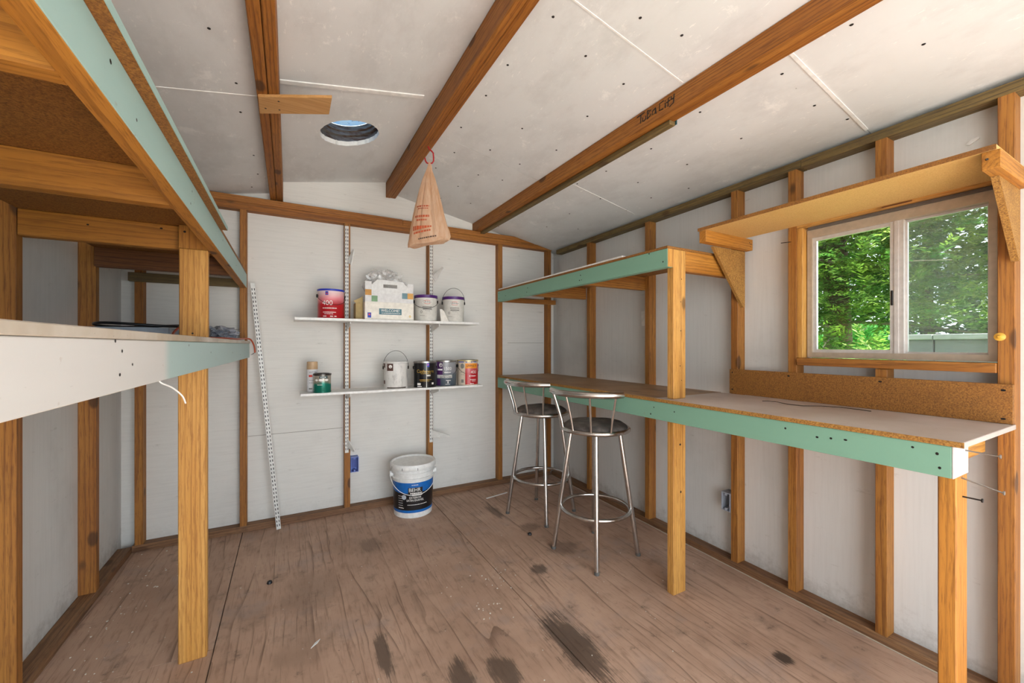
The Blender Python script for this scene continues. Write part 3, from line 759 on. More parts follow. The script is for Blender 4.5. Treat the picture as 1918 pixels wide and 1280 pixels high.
def can(name, c, z, r, h, label, body_mat, lid_mat, rim_mat=None, handle=None, hang=0.0, face=None, cat='paint can', band=None):
    """paint can: body, rims, lid, ears and wire bail; returns thing and a (u,v) map on its label"""
    x, y = c; t = thing(name, (x, y, z), label, cat); rim_mat = rim_mat or M_steel
    face = atan2(-y, -x) if face is None else face
    bm = bmesh.new(); lathe(bm, [(0, 0.0), (r - 0.002, 0.0), (r, 0.004), (r, 0.008), (r - 0.0015, 0.010), (r - 0.0015, h - 0.012), (0, h - 0.012)], (x, y, z), 44)
    obj('body', bm, body_mat, t, smooth=True)
    bm = bmesh.new(); lathe(bm, [(r - 0.001, h - 0.013), (r + 0.0015, h - 0.011), (r + 0.0015, h - 0.001), (r - 0.001, h), (r - 0.008, h), (r - 0.009, h - 0.006)] if band is None else [(r - 0.001, h - band), (r + 0.002, h - band + 0.001), (r + 0.002, h - 0.001), (r - 0.001, h), (r - 0.008, h), (r - 0.009, h - 0.006)], (x, y, z), 44)
    obj('rim', bm, rim_mat, t, smooth=True)
    bm = bmesh.new(); lathe(bm, [(0, -0.004), (r - 0.025, -0.004), (r - 0.022, 0.001), (r - 0.008, 0.001), (r - 0.0075, -0.006)], (x, y, z + h), 40)
    obj('lid', bm, lid_mat, t, smooth=True)
    if handle is not None:
        for s in (-1, 1):
            a = face + handle + s * pi / 2; d = Vector((cos(a), sin(a), 0)); p = Vector((x, y, z + h - 0.045))
            bm = bmesh.new(); tube(bm, [p + d * (r - 0.002), p + d * (r + 0.007)], 0.011, 14); obj('ear', bm, M_nail, t, smooth=True)
        a = face + handle; o_ = Vector((cos(a), sin(a), 0)); d = Vector((cos(a + pi / 2), sin(a + pi / 2), 0)); p = Vector((x, y, z + h - 0.045)); R_ = r + 0.005
        pts = []
        for k in range(25):
            q = pi * k / 24
            pts.append(p + d * (R_ * cos(q)) + (o_ * cos(hang) * R_ * 1.07 + Vector((0, 0, sin(hang) * (R_ + 0.035)))) * sin(q))
        bm = bmesh.new(); tube(bm, pts, 0.0015, 6); obj('wire_handle', bm, M_nail, t, smooth=True)
    return t, (lambda k=0.0, dr=0.0008: cyl_map((x, y), r + dr, face + k, z))
def letters(t, mp, mat, items, name='lettering'):
    bm = bmesh.new()
    for it in items:
        if it[0] == 'T': text_on(bm, mp, it[1], it[2], it[3], it[4], *(it[5:]))
        elif it[0] == 'B': patch(bm, mp, it[1], it[2], it[3], it[4], max(1, int(abs(it[2] - it[1]) / 0.008)))
        elif it[0] == 'D': disc_on(bm, mp, *it[1:])
        elif it[0] == 'L':       # row of illegible small print: short dashes
            u = it[1]
            while u < it[2]:
                w = random.uniform(0.004, 0.011); patch(bm, mp, u, min(u + w, it[2]), it[3], it[3] + it[4], 2); u += w + 0.0025
    o = obj(name, bm, mat, t)
    if len(items) > 1 or items[0][0] in 'TL': o['kind'] = 'stuff'
    return o
W_ = pm('print_white', '#f0eeea', 0.5); K_ = pm('print_black', '#141416', 0.5); R_ = pm('print_red', '#d83a2a', 0.5)
BL = pm('print_blue', '#1c3fae', 0.5); OR = pm('print_orange', '#f0962a', 0.5); GD = pm('print_gold', '#c7a24a', 0.4, 0.4)
GY = pm('print_grey', '#86847f', 0.6); TL = pm('print_teal', '#4f7a86', 0.6); PU = pm('print_purple', '#4b1f5c', 0.5)
YC = 2.955
# red 400 can
x = 0.247
t, mp = can('paint_can', (x, YC), SU, 0.083, 0.192, 'red and white gallon paint can marked 400 with blue rim, on the upper shelf', gradient_mat('red_fade_label', SU, SU + 0.19, [(0, '#b0121c'), (0.45, '#b81a24'), (0.66, '#d98088'), (0.95, '#e4cfd0')]), pm('lid_blue', '#1a2fb0', 0.4), pm('rim_blue', '#2436b4', 0.4), handle=0.25, hang=-0.5)
letters(t, mp(), W_, [('T', '400', 0.044, -0.022, 0.098), ('L', -0.052, 0.035, 0.062, 0.006), ('L', -0.05, 0.03, 0.036, 0.005), ('L', -0.042, 0.012, 0.026, 0.004), ('B', -0.05, -0.028, 0.010, 0.015), ('B', -0.005, 0.012, 0.010, 0.015), ('B', 0.02, 0.034, 0.010, 0.015)])
e = letters(t, mp(0, 0.001), BL, [('B', -0.034, -0.016, 0.150, 0.174)], 'emblem'); letters(t, mp(0, 0.0014), R_, [('D', -0.025, 0.160, 0.005, 0.005)], 'emblem_drop')
# welcome box
bx0, bx1, by = 0.452, 0.786, 2.885
t = thing('welcome_box', (0.62, 2.95, SU), 'white carton with carry handle and teal welcome panel between paint cans', 'box')
M_carton = pm('white_carton', '#ebe7dd', 0.7); M_carton2 = pm('white_carton_upper', '#dedede', 0.7)
box('body', (bx0, bx1), (by, by + 0.16), (SU, SU + 0.122), M_carton, t, bevel=0.001)
box('upper_panel', (bx0 + 0.002, bx1 - 0.002), (by + 0.004, by + 0.007), (SU + 0.122, SU + 0.206), M_carton2, t, bevel=0.0003)
hx = (bx0 + bx1) / 2
for s0, s1 in ((bx0 + 0.002, bx0 + 0.045), (bx1 - 0.045, bx1 - 0.002)):
    box('corner_flap', (s0, s1), (by + 0.006, by + 0.009), (SU + 0.206, SU + 0.262), M_carton2, t, bevel=0.0003)
bm = bmesh.new()
sl0, sl1, sb, st_ = hx - 0.045, hx + 0.05, SU + 0.222, SU + 0.246
for poly in ([(hx - 0.125, SU + 0.18), (sl0, SU + 0.18), (sl0, SU + 0.276), (hx - 0.085, SU + 0.276), (hx - 0.125, SU + 0.238)], [(sl1, SU + 0.18), (hx + 0.125, SU + 0.18), (hx + 0.125, SU + 0.232), (hx + 0.088, SU + 0.27), (sl1, SU + 0.272)],
             [(sl0, SU + 0.18), (sl1, SU + 0.18), (sl1, sb), (sl0, sb)], [(sl0, st_), (sl1, st_), (sl1, SU + 0.272), (sl0, SU + 0.276)]):
    prism(bm, poly, lambda u, v: (u, by + 0.0005, v), lambda u, v: (u, by + 0.0035, v))
obj('handle_panel', bm, pm('carton_handle_white', '#e2e3e2', 0.7), t)
fp = lambda dy: (lambda u, v: (bx0 + u, by - dy, SU + v))
letters(t, fp(0.0004), TL, [('B', 0.093, 0.247, 0.036, 0.078)], 'name_panel')
letters(t, fp(0.0008), W_, [('T', 'WELCOME!', 0.0255, 0.170, 0.063, 0.98), ('L', 0.11, 0.24, 0.044, 0.004)])
letters(t, fp(0.0004), BL, [('B', 0.017, 0.041, 0.012, 0.047)], 'emblem'); letters(t, fp(0.0008), R_, [('D', 0.029, 0.034, 0.006, 0.006)], 'emblem_drop')
letters(t, fp(0.0004), GD, [('D', 0.307, 0.028, 0.007, 0.008, 16, 0.45)], 'seal')
fq = lambda u, v: (bx0 + u, by + 0.0034, SU + v)
for u0, u1, v0, v1, m_ in ((0.002, 0.043, 0.166, 0.205, '#c4914e'), (0.043, 0.083, 0.124, 0.164, '#7ea27e'), (0.251, 0.289, 0.152, 0.193, '#6f8f98'), (0.289, 0.330, 0.152, 0.193, '#dca75e')):
    letters(t, (lambda u, v: (bx0 + u, by - 0.0003, SU + v)), pm('square_' + m_[1:], m_, 0.7), [('B', u0, u1, v0, v1)], 'colour_square')
# crumpled clear wrap behind the handle
tag_m = NT('clear_crumpled_film'); a1 = tag_m.n('ShaderNodeBsdfTransparent'); a2 = tag_m.n('ShaderNodeBsdfGlossy'); a2.inputs[0].default_value = (0.9, 0.9, 0.9, 1); a2.inputs[1].default_value = 0.35
a3 = tag_m.n('ShaderNodeBsdfDiffuse'); a3.inputs[0].default_value = (0.75, 0.74, 0.73, 1)
m1 = tag_m.n('ShaderNodeMixShader'); m1.inputs[0].default_value = 0.5; tag_m.l(a2.outputs[0], m1.inputs[1]); tag_m.l(a3.outputs[0], m1.inputs[2])
m2 = tag_m.n('ShaderNodeMixShader'); m2.inputs[0].default_value = 0.28; tag_m.l(a1.outputs[0], m2.inputs[1]); tag_m.l(m1.outputs[0], m2.inputs[2]); tag_m.l(m2.outputs[0], tag_m.out.inputs[0])
def crumple(name, c, rx, ry, rz, amp, mat, seed, sub=4, flat=0.0):
    random.seed(seed); bm = bmesh.new(); bmesh.ops.create_icosphere(bm, subdivisions=sub, radius=1)
    ph = [(random.uniform(3, 14), Vector((random.uniform(-1, 1), random.uniform(-1, 1), random.uniform(-1, 1))).normalized(), random.uniform(0, 6)) for _ in range(14)]
    for v in bm.verts:
        d = v.co.normalized(); s = 1 + amp * sum(abs(sin(f * d.dot(k) + p)) - 0.5 for f, k, p in ph) / 3
        v.co = Vector((c[0] + rx * d.x * s, c[1] + ry * d.y * s, c[2] + max(-flat if flat else -9, rz * d.z * s)))
    return obj(name, bm, mat)
tag(crumple('plastic_wrap', (0.60, 3.00, SU + 0.262), 0.098, 0.045, 0.078, 0.45, tag_m.m, 3), 'crumpled clear plastic wrap stuffed in the top of the welcome box', 'plastic wrap')
# small brown carton and gallon behind, left of the box
t = thing('small_carton', (0.425, 3.0, SU), 'small open brown carton pressed behind the left side of the welcome box', 'box')
box('body', (0.402, 0.449), (2.95, 3.05), (SU, SU + 0.115), M_brown, t, bevel=0.001)
bm = bmesh.new(); prism(bm, [(0.402, SU + 0.115), (0.449, SU + 0.115), (0.449, SU + 0.165), (0.43, SU + 0.15), (0.388, SU + 0.128)], lambda u, v: (u, 2.951, v), lambda u, v: (u, 2.954, v)); obj('flap', bm, M_brown, t)
# two white cans with purple lids
for i, (x, rz_, lab) in enumerate(((0.897, -0.1, 'white gallon paint can with purple lid and wire handle down, touching the welcome box'), (1.114, 0.1, 'white gallon paint can with purple lid and raised wire handle at the shelf end'))):
    t, mp = can('paint_can', (x, YC), SU, 0.083, 0.192, lab, pm('can_white_grey', '#d6d4cd', 0.4), pm('lid_purple', '#4a2268', 0.35), pm('rim_purple', '#4f2470', 0.35), handle=0.0 if i == 0 else 0.12, hang=-0.45 if i == 0 else 1.15, band=0.022)
    k = 0.12
    letters(t, mp(k), R_, [('D', 0, 0.138, 0.030, 0.014, 28, 0.84)], 'red_oval')
    letters(t, mp(k, 0.001), pm('oval_white', '#e8e6e0', 0.4), [('B', -0.036, 0.036, 0.130, 0.146)], 'oval_band')
    letters(t, mp(k, 0.0015), K_, [('T', 'Glidden', 0.021, 0, 0.139), ('T', 'essentials', 0.0185, 0, 0.104), ('L', -0.018, 0.018, 0.074, 0.002), ('D', -0.044, 0.066, 0.008, 0.008, 16, 0.75)])
    letters(t, mp(k), GY, [('B', -0.032, 0.034, 0.083, 0.092), ('B', -0.055, -0.02, 0.038, 0.040)], 'grey_band')
    for w_ in (0.02, 0.055): pass
# tilted paper swatch leaning between them
bm = bmesh.new(); prism(bm, [(0.0, 0.0), (0.062, 0.0), (0.028, 0.075), (0.012, 0.092), (-0.006, 0.09)], lambda u, v: (0.985 + u, 2.872 + 0.1 * v, SU + v), lambda u, v: (0.985 + u, 2.874 + 0.1 * v, SU + v))
tag(obj('paper_tag', bm, pm('paper_white', '#e4e1d9', 0.8)), 'white paper card leaning between the two purple-lidded cans', 'paper')
# lower shelf: spray can
x = 0.137
t = thing('spray_can', (x, 3.005, SL), 'white spray can with beige cap standing behind the small green can', 'spray can')
bm = bmesh.new(); lathe(bm, [(0, 0), (0.032, 0), (0.033, 0.003), (0.033, 0.146), (0.030, 0.150), (0, 0.150)], (x, 3.005, SL), 32); obj('body', bm, pm('spray_label_white', '#e4e3e6', 0.35), t, smooth=True)
bm = bmesh.new(); lathe(bm, [(0.0325, 0.148), (0.0335, 0.150), (0.0325, 0.196), (0.030, 0.199), (0, 0.199)], (x, 3.005, SL), 32); obj('cap', bm, pm('beige_cap', '#c3a37e', 0.4), t, smooth=True)
mp = cyl_map((x, 3.005), 0.0336, atan2(-3.005, -x), SL)
letters(t, mp, K_, [('T', 'ESTON', 0.0155, 0.006, 0.128)]); letters(t, mp, R_, [('B', -0.022, 0.0, 0.098, 0.112)], 'red_panel')
letters(t, mp, GY, [('L', -0.02, 0.018, 0.075, 0.003), ('L', -0.02, 0.018, 0.058, 0.003), ('B', -0.022, 0.0, 0.016, 0.026)], 'small_print')
# quart
x = 0.192; y = 2.92
t, mp = can('paint_can', (x, y), SL, 0.054, 0.124, 'small green and silver quart can with dark lid, beside the spray can', gradient_mat('green_fade_label', SL, SL + 0.124, [(0, '#0e6a58'), (0.42, '#157f6c'), (0.55, '#a89d8c'), (1, '#b6aea2')], 0.25, 0.35), M_nail, pm('rim_dark', '#4a4744', 0.3, 0.8))
letters(t, mp(), pm('print_dark_teal', '#123c42', 0.4), [('B', -0.018, 0.032, 0.094, 0.108)], 'name_panel')
letters(t, mp(), W_, [('D', -0.036, 0.083, 0.010, 0.007, 16), ('D', -0.008, 0.083, 0.014, 0.008, 18), ('D', 0.026, 0.083, 0.012, 0.007, 16), ('L', -0.03, 0.0, 0.05, 0.004)], 'label_patches')
letters(t, mp(0, 0.0012), W_, [('L', -0.012, 0.026, 0.099, 0.004)])
# paint-smeared can
x = 0.675
t_ = NT('white_paint_smears'); P_ = t_.n('ShaderNodeNewGeometry').outputs['Position']
nz = t_.noise(t_.vmath('MULTIPLY', P_, (30, 30, 9)), 1.0, 5, 0.7)
t_.l(t_.mix(t_.sstep(nz, 0.5, 0.75, 0, 0.8), C('#dcdad6'), C('#8d8b88')), t_.b.inputs['Base Color']); t_.b.inputs['Roughness'].default_value = 0.45
t, mp = can('paint_can', (x, YC), SL, 0.084, 0.192, 'gallon can smeared all over with white paint, its wire handle standing up', t_.m, M_white, pm('rim_white_paint', '#d6d4d0', 0.4), handle=0.05, hang=1.42)
letters(t, mp(-0.35), pm('label_brown', '#5d4038', 0.6), [('B', -0.035, 0.012, 0.128, 0.178), ('B', -0.085, -0.055, 0.15, 0.18), ('B', -0.080, -0.058, 0.035, 0.06)], 'label_patch')
letters(t, mp(-0.35, 0.0013), W_, [('D', -0.008, 0.158, 0.013, 0.012, 12)], 'label_mark')
letters(t, mp(), pm('dark_drip_band', '#4a4038', 0.5), [('B', -0.065, 0.080, 0.004, 0.013)], 'bottom_band')
# black cashmere can
x = 0.886
t, mp = can('paint_can', (x, YC - 0.01), SL, 0.0825, 0.190, 'black gallon paint can lettered Cashmere with a white drip line', pm('can_black', '#141316', 0.3), M_steel, M_steel, handle=0.35, hang=-1.2)
letters(t, mp(), GD, [('T', 'Cashmere', 0.034, 0.004, 0.118, 0.95), ('L', -0.03, 0.045, 0.100, 0.003), ('L', -0.04, 0.05, 0.055, 0.004), ('L', -0.035, 0.035, 0.046, 0.003)])
letters(t, mp(0.28), BL, [('B', -0.012, 0.010, 0.150, 0.178)], 'emblem'); letters(t, mp(0.28, 0.0012), pm('print_pink', '#d87ab8', 0.5), [('D', -0.001, 0.166, 0.006, 0.007)], 'emblem_drop')
letters(t, mp(), W_, [('L', 0.012, 0.042, 0.082, 0.012), ('B', -0.058, -0.030, 0.018, 0.034), ('B', -0.058, -0.022, 0.006, 0.012), ('B', 0.052, 0.07, 0.022, 0.036)], 'small_print')
bm = bmesh.new(); tube(bm, [cyl_map((x, YC - 0.01), 0.0835, atan2(-YC, -x), SL)(0.012, v) for v in (0.19, 0.15, 0.1, 0.05, 0.002)], [0.0012, 0.002, 0.0018, 0.002, 0.003], 8); obj('paint_drip', bm, W_, t, smooth=True)
# grey/purple 1500 can (further back)
x = 1.062
t, mp = can('paint_can', (x, 2.99), SL, 0.083, 0.192, 'grey and purple gallon paint can marked 1500, half behind the black can', gradient_mat('grey_fade_label', SL, SL + 0.19, [(0, '#44505a'), (0.4, '#55606a'), (0.55, '#8a8a90'), (1, '#9a9a9c')]), M_steel, M_steel, handle=0.2, hang=-0.6)
letters(t, mp(-0.1), PU, [('B', -0.062, -0.012, 0.085, 0.186), ('B', -0.062, -0.030, 0.004, 0.055)], 'purple_panel')
letters(t, mp(-0.1, 0.0012), pm('print_pale', '#c9c9c4', 0.5), [('D', -0.028, 0.158, 0.014, 0.016), ('B', -0.062, 0.062, 0.060, 0.084)], 'pale_panels')
letters(t, mp(-0.1, 0.0016), W_, [('T', '1500', 0.034, 0.026, 0.130, 0.9), ('L', 0.0, 0.05, 0.098, 0.008), ('B', -0.055, -0.015, 0.118, 0.130), ('B', 0.012, 0.05, 0.040, 0.044), ('D', 0.028, 0.028, 0.004, 0.010), ('B', 0.008, 0.045, 0.012, 0.0145)])
letters(t, mp(-0.1, 0.002), K_, [('T', 'HAPPY', 0.016, 0.012, 0.079, 1.0, 0.25), ('T', 'BEDROOM', 0.018, 0.008, 0.066, 1.0, 0.25)], 'handwriting')
# living can
x = 1.232
t, mp = can('paint_can', (x, YC), SL, 0.0825, 0.194, 'red gallon paint can with orange tape handwritten LIVING, at the lower shelf end', pm('can_cream', '#d9cbb8', 0.4), M_steel, pm('rim_cream', '#c9bb8e', 0.4, 0.5), handle=0.4, hang=-0.6)
letters(t, mp(), gradient_mat('red_fade_label2', SL, SL + 0.19, [(0, '#b4141e'), (0.5, '#b81c28'), (0.72, '#cc6a70'), (1, '#d8a0a0')]), [('B', -0.018, 0.11, 0.006, 0.165)], 'red_panel')
letters(t, mp(0, 0.0012), OR, [('B', -0.018, 0.085, 0.130, 0.168)], 'orange_tape')
letters(t, mp(0, 0.0016), K_, [('T', 'LIVING R', 0.022, 0.032, 0.149, 0.95, 0.25)], 'handwriting')
letters(t, mp(), BL, [('B', -0.082, -0.028, 0.176, 0.187), ('B', -0.015, -0.005, 0.176, 0.187), ('B', 0.028, 0.038, 0.176, 0.187), ('B', 0.046, 0.078, 0.177, 0.186)], 'blue_band')
letters(t, mp(0, 0.0014), W_, [('T', '400', 0.034, 0.05, 0.100), ('L', 0.012, 0.072, 0.068, 0.007), ('L', 0.02, 0.072, 0.04, 0.006), ('L', 0.035, 0.068, 0.03, 0.005), ('B', 0.02, 0.052, 0.010, 0.015)])
letters(t, mp(0, 0.001), GY, [('D', -0.042, 0.148, 0.016, 0.02, 18), ('B', -0.052, -0.030, 0.02, 0.045), ('L', -0.055, -0.025, 0.1, 0.003), ('L', -0.055, -0.025, 0.08, 0.003)], 'side_print')

# ================================================================== BUCKET
bx, by_ = 0.787, 2.905
t = thing('paint_bucket', (bx, by_, 0), 'white five gallon paint bucket with blue and black label on the floor', 'bucket')
bm = bmesh.new(); lathe(bm, [(0, 0), (0.128, 0), (0.133, 0.004), (0.142, 0.268), (0.150, 0.270), (0.150, 0.276), (0.143, 0.278), (0.144, 0.302), (0.152, 0.304), (0.152, 0.311), (0.145, 0.313), (0.146, 0.335), (0, 0.335)], (bx, by_, 0), 56); obj('body', bm, M_whitep, t, smooth=True)
bm = bmesh.new(); lathe(bm, [(0.147, 0.333), (0.158, 0.334), (0.160, 0.340), (0.160, 0.366), (0.156, 0.372), (0.146, 0.372), (0.142, 0.362), (0, 0.360)], (bx, by_, 0), 56); ld = obj('lid', bm, M_whitep, t, smooth=True)
bf = atan2(-by_, -bx) + 0.08
def bmap(dr):
    def g(u, v):
        r = 0.133 + (v - 0.004) * (0.009 / 0.264) + dr; a = bf + u / 0.14
        return (bx + r * cos(a), by_ + r * sin(a), v)
    return g
letters(t, bmap(0.0008), pm('label_black', '#19181a', 0.35), [('B', -0.30, 0.19, 0.050, 0.248)], 'label')
letters(t, bmap(0.0013), pm('label_blue', '#1668b8', 0.35), [('B', -0.30, 0.19, 0.040, 0.058)] + [('B', -0.30 + 0.035 * k, -0.30 + 0.035 * (k + 1), 0.182 + 0.035 * (abs(k - 6.5) / 6.5) ** 2 * (1 if k < 7 else 0.6) - 0.006, 0.249) for k in range(14)], 'label_blue_band')
letters(t, bmap(0.0018), pm('label_plate', '#26211f', 0.35), [('B', -0.045, 0.055, 0.162, 0.216)], 'name_plate')
letters(t, bmap(0.0023), W_, [('T', 'BEHR', 0.036, 0.0, 0.199, 0.95), ('L', -0.03, 0.05, 0.172, 0.009), ('T', 'EXTERIOR', 0.020, 0.004, 0.146, 0.9), ('T', 'SATIN ENAMEL', 0.020, 0.004, 0.127, 0.9), ('L', -0.02, 0.025, 0.232, 0.004)] + [('L', -0.12, -0.085, 0.155 - 0.016 * k, 0.003) for k in range(6)] + [('L', -0.12, -0.075, 0.072, 0.004), ('L', -0.05, 0.09, 0.095, 0.004)], 'lettering')
letters(t, bmap(0.0026), W_, [('B', -0.018, 0.052, 0.160, 0.170)], 'white_tag')
letters(t, bmap(0.0020), pm('badge_silver', '#b9c2cc', 0.3), [('D', -0.075, 0.150, 0.017, 0.017)], 'badge')
for s in (-1, 1):
    a = bf + s * 1.45; d = Vector((cos(a), sin(a), 0)); p = Vector((bx, by_, 0.292))
    bm = bmesh.new(); tube(bm, [p + d * 0.142, p + d * 0.164], 0.020, 16); obj('ear', bm, M_whitep, t, smooth=True)
o_ = Vector((cos(bf), sin(bf), 0)); d = Vector((cos(bf + 1.45), sin(bf + 1.45), 0)); e = Vector((cos(bf - 1.45), sin(bf - 1.45), 0))
pts = []
for k in range(29):
    q = -1.45 + 2.9 * k / 28; r = 0.162
    pts.append((bx + r * cos(bf + q), by_ + r * sin(bf + q), 0.288 - 0.118 * cos(q / 1.45 * pi / 2) ** 0.9 if abs(q) < 1.449 else 0.288))
bm = bmesh.new(); tube(bm, pts, 0.0022, 8); obj('wire_handle', bm, M_whitep, t, smooth=True)
for k, q in enumerate((-0.55, 0.12, -1.2)):
    bm = bmesh.new(); a = bf + q; hexa(bm, lambda u, v, w: (bx + (0.1598 + v) * cos(a + u), by_ + (0.1598 + v) * sin(a + u), w), (-0.01, 0.01), (0, 0.0008), (0.337, 0.354))
    obj('lid_slit', bm, M_slot, ld)

# ================================================================== HANGING BAG AND HOOK
hk = thing('screw_hook', (0.695, 2.235, 2.325), 'red vinyl-coated screw hook in the underside of the ridge beam', 'hook')
Rv = Vector((cos(YAW), -sin(YAW), 0)); Fv = Vector((sin(YAW), cos(YAW), 0)); hp = Vector((0.692, 2.235, 0))
pts = [hp + Rv * u + Vector((0, 0, z)) for u, z in ((0.0, 2.327), (0.006, 2.312), (0.020, 2.300), (0.028, 2.290), (0.030, 2.265), (0.030, 2.245), (0.022, 2.233), (0.008, 2.229), (-0.008, 2.234), (-0.016, 2.246), (-0.019, 2.262))]
bm = bmesh.new(); tube(bm, pts, 0.0042, 10); obj('hook_bend', bm, M_red, hk, smooth=True)
bm = bmesh.new(); tube(bm, [hp + Vector((0, 0, 2.325)), hp + Vector((0, 0, 2.334))], 0.003, 8); obj('thread', bm, M_steel, hk)
bagm = NT('thin_tan_plastic'); P_ = bagm.n('ShaderNodeNewGeometry').outputs['Position']
nz = bagm.noise(bagm.vmath('MULTIPLY', P_, (60, 60, 9)), 1.0, 4, 0.6)
bc = bagm.mix(bagm.sstep(nz, 0.3, 0.7), C('#f4dabf'), C('#e6c09c'))
bagm.l(bc, bagm.b.inputs['Base Color']); bagm.b.inputs['Roughness'].default_value = 0.35
tl = bagm.n('ShaderNodeBsdfTranslucent'); bagm.l(bc, tl.inputs[0]); ms = bagm.n('ShaderNodeMixShader'); ms.inputs[0].default_value = 0.55
bagm.l(bagm.b.outputs[0], ms.inputs[1]); bagm.l(tl.outputs[0], ms.inputs[2])
ms2 = bagm.n('ShaderNodeMixShader'); ms2.inputs[0].default_value = 0.86; tt = bagm.n('ShaderNodeBsdfTransparent'); bagm.l(tt.outputs[0], ms2.inputs[1]); bagm.l(ms.outputs[0], ms2.inputs[2]); bagm.l(ms2.outputs[0], bagm.out.inputs[0])
bagm.bump(bagm.noise(bagm.vmath('MULTIPLY', P_, (70, 70, 14)), 1.0, 5, 0.65), 0.5, 0.006)
t = thing('carrier_bag', (0.70, 2.235, 1.76), 'tan plastic carrier bag with red print hanging from the red hook', 'bag')
prof = [(2.237, 0.006, 0.006, 0.0), (2.215, 0.010, 0.008, 0.0), (2.19, 0.016, 0.012, -0.003), (2.14, 0.034, 0.024, -0.004), (2.08, 0.050, 0.036, -0.004), (2.00, 0.070, 0.050, -0.004), (1.93, 0.086, 0.060, -0.003), (1.87, 0.101, 0.066, 0.0), (1.825, 0.112, 0.066, 0.001), (1.795, 0.119, 0.058, 0.0), (1.775, 0.116, 0.040, -0.004)]
bm = bmesh.new(); n = 72; rings = []
random.seed(5); ph = [random.uniform(0, 6.28) for _ in range(4)]
for i, (z, a, b, sh) in enumerate(prof):
    k = i / (len(prof) - 1); ring = []
    for j in range(n):
        q = 2 * pi * j / n
        pl_ = 1 + (0.16 * (1 - k) + 0.035) * (sin(9 * q + ph[0]) * 0.6 + sin(14 * q + ph[1] + 2 * k) * 0.4 + 0.35 * sin(23 * q + ph[2]))
        cu_ = abs(cos(q)) ** 0.75 * (1 if cos(q) > 0 else -1)
        u = a * cu_ * pl_ + sh; w = b * sin(q) * pl_
        zz = z + (0.022 * (u / 0.12) if z < 1.85 else 0) + 0.004 * sin(5 * q + ph[3]) * k
        ring.append(bm.verts.new(hp + Rv * (u + 0.008) + Fv * w + Vector((0, 0, zz))))
    rings.append(ring)
for a, b in zip(rings[:-1], rings[1:]):
    for j in range(n): bm.faces.new((a[j], a[(j + 1) % n], b[(j + 1) % n], b[j]))
cb = bm.verts.new(hp + Rv * -0.005 + Vector((0, 0, 1.768)))
for j in range(n): bm.faces.new((rings[-1][j], rings[-1][(j + 1) % n], cb))
obj('bag_film', bm, bagm.m, t, smooth=True)
bm = bmesh.new()
def bagmap(u, v):
    z = v
    for (z0, a0, b0, s0), (z1, a1, b1, s1) in zip(prof[:-1], prof[1:]):
        if z1 <= z <= z0: k = (z - z1) / (z0 - z1); a = a1 + (a0 - a1) * k; b = b1 + (b0 - b1) * k; break
    cq = max(-0.95, min(0.95, u / a)); w = -b * sqrt(max(0, 1 - abs(cq) ** 2.6)) * 1.10 - 0.004
    return hp + Rv * (u + 0.008) + Fv * w + Vector((0, 0, z + (0.022 * (u / 0.12) if z < 1.85 else 0)))
def dash(u0, u1, z, h):
    u = u0
    while u < u1:
        w = random.uniform(0.006, 0.014); patch(bm, bagmap, u, min(u1, u + w), z, z + h, 3); u += w + 0.003
for z, h, u0, u1 in ((1.965, 0.008, -0.062, 0.01), (1.953, 0.005, -0.055, 0.005), (1.905, 0.012, -0.07, 0.012), (1.885, 0.009, -0.06, 0.0), (1.845, 0.012, -0.08, 0.025), (1.825, 0.010, -0.075, 0.02)): dash(u0, u1, z, h)
o = obj('red_print', bm, pm('bag_red_print', '#b5502a', 0.6), t); o['kind'] = 'stuff'
bm = bmesh.new(); dash(-0.05, 0.05, 1.792, 0.006); o = obj('black_print', bm, pm('bag_dark_print', '#4a3a30', 0.6), t); o['kind'] = 'stuff'

# ---- handwriting on the right beam
STROKES = (((0, .036), (.045, .037)), ((.023, .036), (.02, 0)), ((.034, .018), (.033, .004), (.041, .001), (.05, .006), (.051, .018)),
           ((.06, 0), (.061, .036)), ((.061, .036), (.079, .03), (.063, .02), (.082, .012), (.06, 0)), ((.106, .026), (.09, .020), (.088, .006), (.103, .004), (.106, .026), (.109, 0)),
           ((.149, .034), (.128, .032), (.126, .004), (.146, .002)), ((.157, 0), (.157, .02)), ((.157, .026), (.1575, .029)), ((.180, .033), (.173, .03), (.171, -.002)), ((.163, .017), (.183, .019)),
           ((.187, .031), (.188, .018), (.198, .018)), ((.202, .034), (.199, 0), (.178, -.006)))
bm = bmesh.new()
for st in STROKES: tube(bm, [(1.3598, 1.308 - u * 0.98, 2.180 + v) for u, v in st], 0.0023, 6)
tag(obj('beam_handwriting', bm, pm('marker_ink', '#0d0908', 0.6)), 'black marker handwriting TuBa City on the side of a roof beam', 'handwriting')
# ---- plywood scrap nailed under the left beam
bm = bmesh.new(); cx_, cy_, a = 0.02, 1.833, radians(-27.5)
f = lambda u, v, z: (cx_ + u * cos(a), cy_ + u * sin(a) + v * 1.1, z)
hexa(bm, f, (-0.14, 0.142), (-0.058, 0.058), (2.156, 2.1675))
o = obj('plywood_scrap', bm, wood('lath', 'X'), bevel=0.0008); tag(o, 'small pale plywood offcut screwed crosswise under a roof beam', 'wood scrap')
for u, v in ((-0.115, 0.02), (-0.06, 0.03), (-0.062, -0.03)):
    bm = bmesh.new(); lathe(bm, [(0, -0.0008), (0.0035, -0.0006), (0.004, 0.0)], f(u, v, 2.156), 8); obj('screw', bm, M_nail, o)

